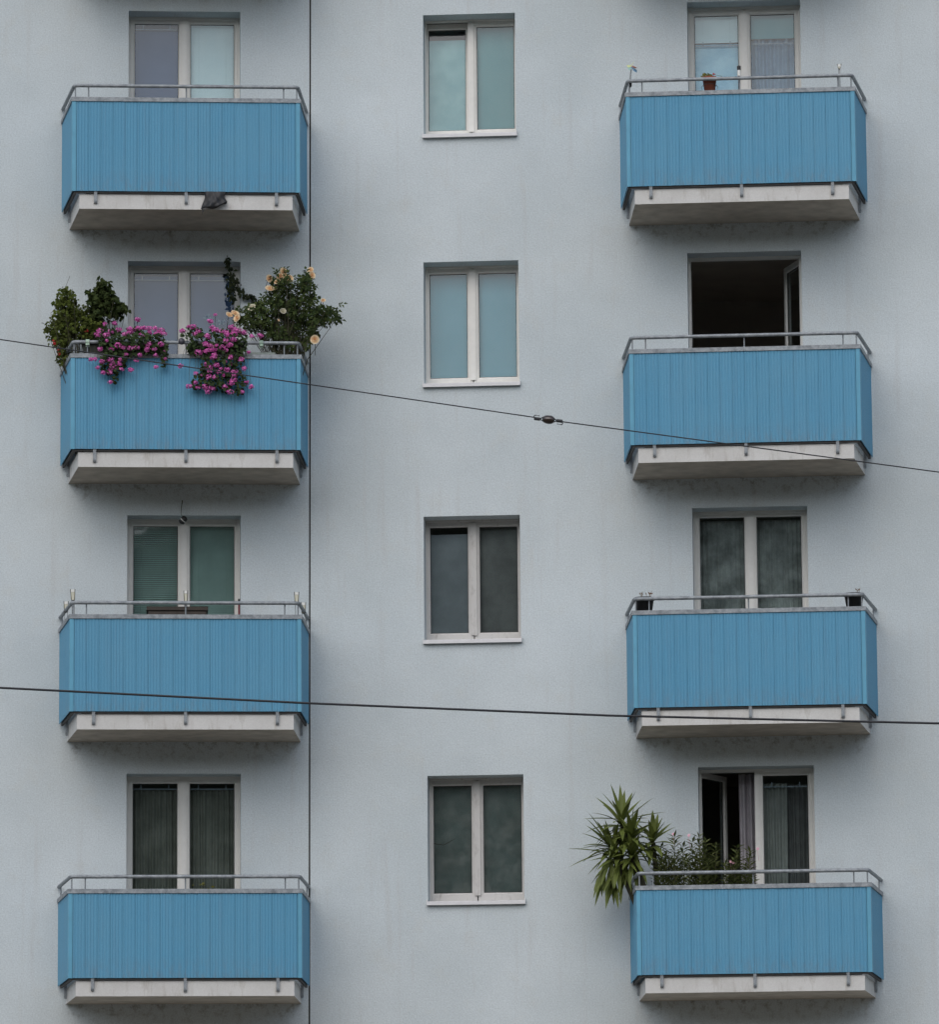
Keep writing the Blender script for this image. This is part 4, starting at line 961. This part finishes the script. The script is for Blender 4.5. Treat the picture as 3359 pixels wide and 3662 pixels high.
# small clear garden lights stuck along the rails
def garden_light(side, k, u, y, ztop, label, lean=0.0, wide=0.024, short=False):
    e = place('garden_light', side, k, label, 'garden light', 'small clear lights on the rails', (u, y, 1.2155)); h = ztop - 1.2155; lo = h - (0.115 if not short else 0.055)
    g = MB(); n = 0
    t, b_ = wide, wide * (0.72 if not short else 0.35)
    pts = [(-b_ + 0.004, lo), (b_ - 0.004, lo), (t - 0.005, h - 0.033), (-t + 0.005, h - 0.033)]
    g.v += [(x, -0.006, z) for x, z in pts] + [(x, 0.006, z) for x, z in pts]; g.f += [(0, 1, 2, 3), (7, 6, 5, 4), (0, 4, 5, 1), (1, 5, 6, 2), (2, 6, 7, 3), (3, 7, 4, 0)]
    g.build('lamp_panel', M['lampp'], e)
    g = MB(); g.box(-t + 0.006, t - 0.006, -0.008, 0.008, h - 0.031, h - 0.004); g.build('lamp_cap', M['lampc'], e)
    for s in (-1, 1):
        g = MB(); g.tube([(s * b_, 0, lo), (s * t, 0, h)], 0.0042, 6); g.build('side_strip', M['lampd'], e)
    g = MB(); g.box(-b_, b_, -0.007, 0.007, lo - 0.008, lo); 
    for s in (-0.8, 0.8): g.tube([(s * b_, 0, lo - 0.006), (s * b_ * 0.9, 0, 0.0)], 0.0028, 6)
    g.build('stake', M['lampd'], e); e.rotation_euler.y += lean; return e
garden_light('L', 2, -1.182, -1.030, 1.488, 'clear garden light on the left front corner of the rail above the lower cable', -0.03)
garden_light('L', 2, -1.262, -0.55, 1.435, 'clear garden light on the left side rail, below the corner one')
garden_light('L', 2, 0.001, -1.030, 1.475, 'clear garden light at the middle of the rail, in front of the slatted blinds', 0.0, 0.021)
garden_light('L', 2, 1.172, -1.030, 1.465, 'clear garden light on the right front corner of the rail above the lower cable')
garden_light('L', 2, 1.262, -0.55, 1.43, 'clear garden light on the right side rail, right next to the vertical joint')
garden_light('R', 0, 1.063, -1.030, 1.478, 'short clear garden light at the right end of the top right rail', 0.0, 0.022, True)
e = place('garden_light', 'R', 0, 'black-capped garden light behind the middle of the top right rail', 'garden light', 'small clear lights on the rails', (-0.008, -0.98, 1.2155))
g = MB(); g.lathe([(0.020, 0.235), (0.021, 0.275), (0.018, 0.281)], 0, 0, 12); g.build('lamp_cap', M['black'], e, smooth=False)
g = MB(); g.lathe([(0.017, 0.17), (0.018, 0.235)], 0, 0, 12); g.build('lamp_panel', M['lampc'], e)
g = MB(); g.tube([(0, 0, 0), (0, 0, 0.17)], 0.010, 8); g.build('stake', M['steel'], e)
# pinwheel
e = place('pinwheel', 'R', 0, 'small yellow and blue pinwheel at the left corner of the top right rail', 'pinwheel', None, (-1.172, -1.03, 1.2155))
pc = {'yellow': simple('yellow_foil', (0.62, 0.68, 0.30), 0.4), 'aqua': simple('aqua_foil', (0.30, 0.52, 0.48), 0.4), 'blue': simple('blue_foil', (0.10, 0.22, 0.34), 0.4), 'rust': simple('rust_foil', (0.28, 0.12, 0.09), 0.4)}
hub = Vector((0.012, -0.02, 0.287))
for col, pts in (('yellow', ((0.03, 0.045), (0.002, 0.012), (-0.035, 0.012), (-0.02, -0.008), (0.0, 0.0))), ('aqua', ((-0.03, -0.004), (-0.014, -0.030), (0.0, -0.022), (0.0, 0.0))), ('blue', ((0.016, -0.012), (0.046, -0.030), (0.044, -0.050), (0.018, -0.035), (0.0, 0.0))), ('rust', ((0.016, 0.008), (0.048, -0.012), (0.03, -0.016), (0.0, 0.0)))):
    g = MB(); P_ = [hub + Vector((1.4 * x, -0.004 - 0.25 * abs(x) * (i % 2), 1.4 * z)) for i, (x, z) in enumerate(pts)]
    for i in range(len(P_) - 2): g.poly([tuple(P_[-1]), tuple(P_[i]), tuple(P_[i + 1])])
    g.build('vane', pc[col], e)
g = MB(); g.tube([(-0.004, 0, 0), (0.0, -0.005, 0.17), hub], [0.003, 0.003, 0.004], 6); g.tube([(0.0, 0.0, 0.08), (0.012, -0.01, 0.2), hub + Vector((0.01, 0, -0.02))], 0.002, 5); g.build('stick', M['wire'], e)
g = MB(); g.lathe([(0.001, 0.06), (0.016, 0.075), (0.018, 0.11), (0.001, 0.125)], 0, 0, 10); g.build('clamp', M['black'], e)
# bin bag under the top left slab
rr = random.Random(91); e_ = place('plastic_bag', 'L', 0, 'crumpled black bag hanging from the underside of the top left balcony', 'bag', None, (0.30, -1.056, 0.187))
g = MB(); n, k = 18, 10
def edge(t):   # (left, right) outline at t = 0 top .. 1 bottom
    L_ = [(-0.100, 0), (-0.098, 0.35), (-0.128, 0.75), (-0.145, 1.0)]; R_ = [(0.120, 0), (0.112, 0.35), (0.142, 0.75), (0.118, 1.0)]
    def f(a):
        for i in range(3):
            if t <= a[i + 1][1]: q = (t - a[i][1]) / (a[i + 1][1] - a[i][1]); return a[i][0] * (1 - q) + a[i + 1][0] * q
        return a[-1][0]
    return f(L_), f(R_)
for sgn in (0, 1):
    for j in range(k + 1):
        t = j / k; a, b = edge(t)
        for i in range(n + 1):
            s = i / n; bulge = math.sin(math.pi * s) ** 0.6 * (0.012 + 0.05 * t) ; crease = 0.011 * math.sin(9 * s + 5 * t + 2.5 * s * t) + 0.007 * math.sin(21 * s - 7 * t) + rr.uniform(-0.003, 0.003)
            zz = -0.187 * t * (1.0 - 0.45 * max(0, s - 0.40) * t) + (0.0 if t < 1 else 0.012 * math.sin(8 * s)); y = -0.006 - (bulge + crease * (0.4 + t)) if sgn == 0 else 0.012 - 0.3 * bulge
            g.v.append((a + (b - a) * s, y, zz))
for sgn in (0, 1):
    o = sgn * (n + 1) * (k + 1)
    for j in range(k):
        for i in range(n): q = o + j * (n + 1) + i; g.f.append((q, q + 1, q + n + 2, q + n + 1))
m0 = (n + 1) * (k + 1)
for j in range(k):
    q = j * (n + 1); g.f.append((q, q + n + 1, m0 + q + n + 1, m0 + q)); q += n; g.f.append((q, q + n + 1, m0 + q + n + 1, m0 + q))
for i in range(n): q = k * (n + 1) + i; g.f.append((q, q + 1, m0 + q + 1, m0 + q))
g.build('bag_body', M['bagm'], e_, smooth=True)
g = MB(); g.tube([(-0.128, -0.015, -0.185), (-0.118, -0.03, -0.215), (-0.128, -0.03, -0.25)], [0.012, 0.008, 0.003], 6); g.build('drawstring', M['bagm'], e_)
# cabinet, broom, hanging socket, ball on the third balcony / second balcony
e = place('cabinet', 'L', 2, 'dark brown cabinet top showing behind the rail with clear lights', 'cabinet', None, (-0.078, -0.22, 0.2))
g = MB(); g.box(-0.31, 0.31, -0.15, 0.17, 0.02, 1.165); g.build('body', M['wood'], e)
g = MB(); g.box(-0.3275, 0.3275, -0.17, 0.18, 1.166, 1.205); g.build('cabinet_top', M['wood'], e)
for x in (-0.155, 0.155):
    g = MB(); g.box(x - 0.15, x + 0.15, -0.165, -0.151, 0.05, 1.15); d_ = g.build('door', M['wood'], e)
e = place('broom', 'L', 2, 'red broom handle leaning by the right edge of the slatted window', 'broom', None, (0.585, -0.13, 0.2))
g = MB(); g.tube([(0, 0, 0.10), (0.002, 0.01, 1.29)], 0.0105, 8); g.build('handle', M['broom'], e)
g = MB(); g.tube([(0.002, 0.01, 1.291), (0.002, 0.01, 1.33)], 0.012, 8); g.build('handle_cap', M['black'], e)
g = MB(); g.prism([(-0.14, -0.02), (0.14, -0.02), (0.14, 0.02), (-0.14, 0.02)], 0.07, 0.11); g.prism([(-0.15, -0.03), (0.15, -0.03), (0.15, 0.03), (-0.15, 0.03)], 0.0, 0.069); g.build('brush', M['black'], e)
e = place('hanging_lamp', 'L', 2, 'small dark lamp dangling on a wire above the slatted window', 'lamp', None, (-0.02, 0.0, 2.6))
g = MB(); g.tube([(-0.003, -0.002, 0.02), (-0.003, -0.03, 0.0), (-0.012, -0.05, -0.06), (-0.016, -0.07, -0.13), (-0.006, -0.075, -0.165)], [0.006, 0.005, 0.004, 0.0025, 0.0025], 6); g.build('wire', M['stem'], e)
g = MB(); g.lathe([(0.012, -0.05), (0.034, -0.035), (0.036, 0.015), (0.03, 0.035), (0.008, 0.045)], 0, 0, 14); l_ = g.build('lamp_body', M['black'], e, (0.008, -0.08, -0.205)); l_.rotation_euler = (0.35, 0.75, 0)
g = MB(); g.lathe([(0.0372, -0.006), (0.0372, 0.004)], 0, 0, 14, False, False); l_ = g.build('lamp_ring', M['lampc'], e, (0.008, -0.08, -0.205)); l_.rotation_euler = (0.35, 0.75, 0)
e = place('ball_lamp', 'L', 1, 'small dark grey ball fixed to the rail between the geraniums', 'ball', None, (-0.048, -1.10, 1.31))
g = MB(); g.lathe([(0.002, 0.0)] + [(0.036 * math.sin(a), 0.036 - 0.036 * math.cos(a)) for a in [0.35 * i for i in range(1, 9)]] + [(0.002, 0.072)], 0, 0, 14); g.build('ball', simple('grey_ball', (0.07, 0.07, 0.085), 0.4), e, smooth=True)

# ------------------------------------------------------------------ cables across the street
def sag(pts, ext=30):
    p0, p1 = Vector(pts[0]), Vector(pts[1]); a = p0 + (p0 - p1).normalized() * ext; q0, q1 = Vector(pts[-1]), Vector(pts[-2]); b = q0 + (q0 - q1).normalized() * ext
    return [a] + [Vector(p) for p in pts] + [b]
e = empty('overhead_cable', None, (3.067, -8, 10.96)); tag(e, 'thin upper cable with a dark egg insulator sloping down to the right', 'cable', 'overhead cables')
o = Vector((3.067, -8, 10.96))
def cab(name, pts, r, par, org, ext): g = MB(); g.tube([p - org for p in pts], r, 8); return g.build(name, M['wire'], par)
cab('wire', sag([(2.938, -8, 10.987), (2.22, -8, 11.110), (.848, -8, 11.344), (-.637, -8, 11.596), (-2.078, -8, 11.843)])[1:], 0.0056, e, o, 30)
cab('wire', sag([(3.196, -8, 10.940), (4.576, -8, 10.722), (6.668, -8, 10.390)])[1:], 0.0056, e, o, 30)
ax = Vector((1, 0, -0.13)).normalized(); up = Vector((0.13, 0, 1)).normalized()
def P(x, z, y=0.0): return ax * x + up * z + Vector((0, y, 0))
g = MB()
k = 12; prof = [(-0.056, 0.012), (-0.050, 0.026), (-0.030, 0.037), (-0.008, 0.041), (0.010, 0.0415), (0.032, 0.038), (0.048, 0.028), (0.056, 0.014)]
for x, r in prof:
    for s in range(k): w_ = 6.2832 * s / k; rr_ = r * (1 - 0.10 * abs(math.sin(2 * w_))); g.v.append(tuple(P(x, 0.003 + rr_ * math.sin(w_), rr_ * math.cos(w_))))
for i in range(len(prof) - 1):
    for s in range(k): q = (s + 1) % k; g.f.append((i * k + s, i * k + q, (i + 1) * k + q, (i + 1) * k + s))
g.f.append(tuple(reversed(range(k)))); g.f.append(tuple((len(prof) - 1) * k + s for s in range(k)))
g.build('insulator', M['porc'], e, smooth=True)
for s in (-1, 1):
    g = MB(); g.tube([P(s * 0.077, 0.002 * s), P(s * 0.133, 0.0)], 0.0155, 8); g.build('clamp', M['wire'], e)
    g = MB()
    for v_ in (-1, 1): g.tube([P(s * 0.080, 0), P(s * 0.050, v_ * 0.018, -0.012)], 0.0055, 6)
    g.build('wire_loop', M['wire'], e)
    g = MB(); g.tube([P(s * 0.131, -s * 0.004), P(s * 0.137, -s * 0.022), P(s * 0.126, -s * 0.032), P(s * 0.085, -s * 0.029)], 0.0052, 6); g.build('wire_tail', M['wire'], e)
e = empty('overhead_cable', None, (2, -14, 7.49)); tag(e, 'thick lower cable crossing the whole facade almost level', 'cable', 'overhead cables')
cab('wire', sag([(-1.07, -14, 7.697), (1.471, -14, 7.523), (3.896, -14, 7.379), (6.54, -14, 7.268)]), 0.0092, e, Vector((2, -14, 7.49)), 30)
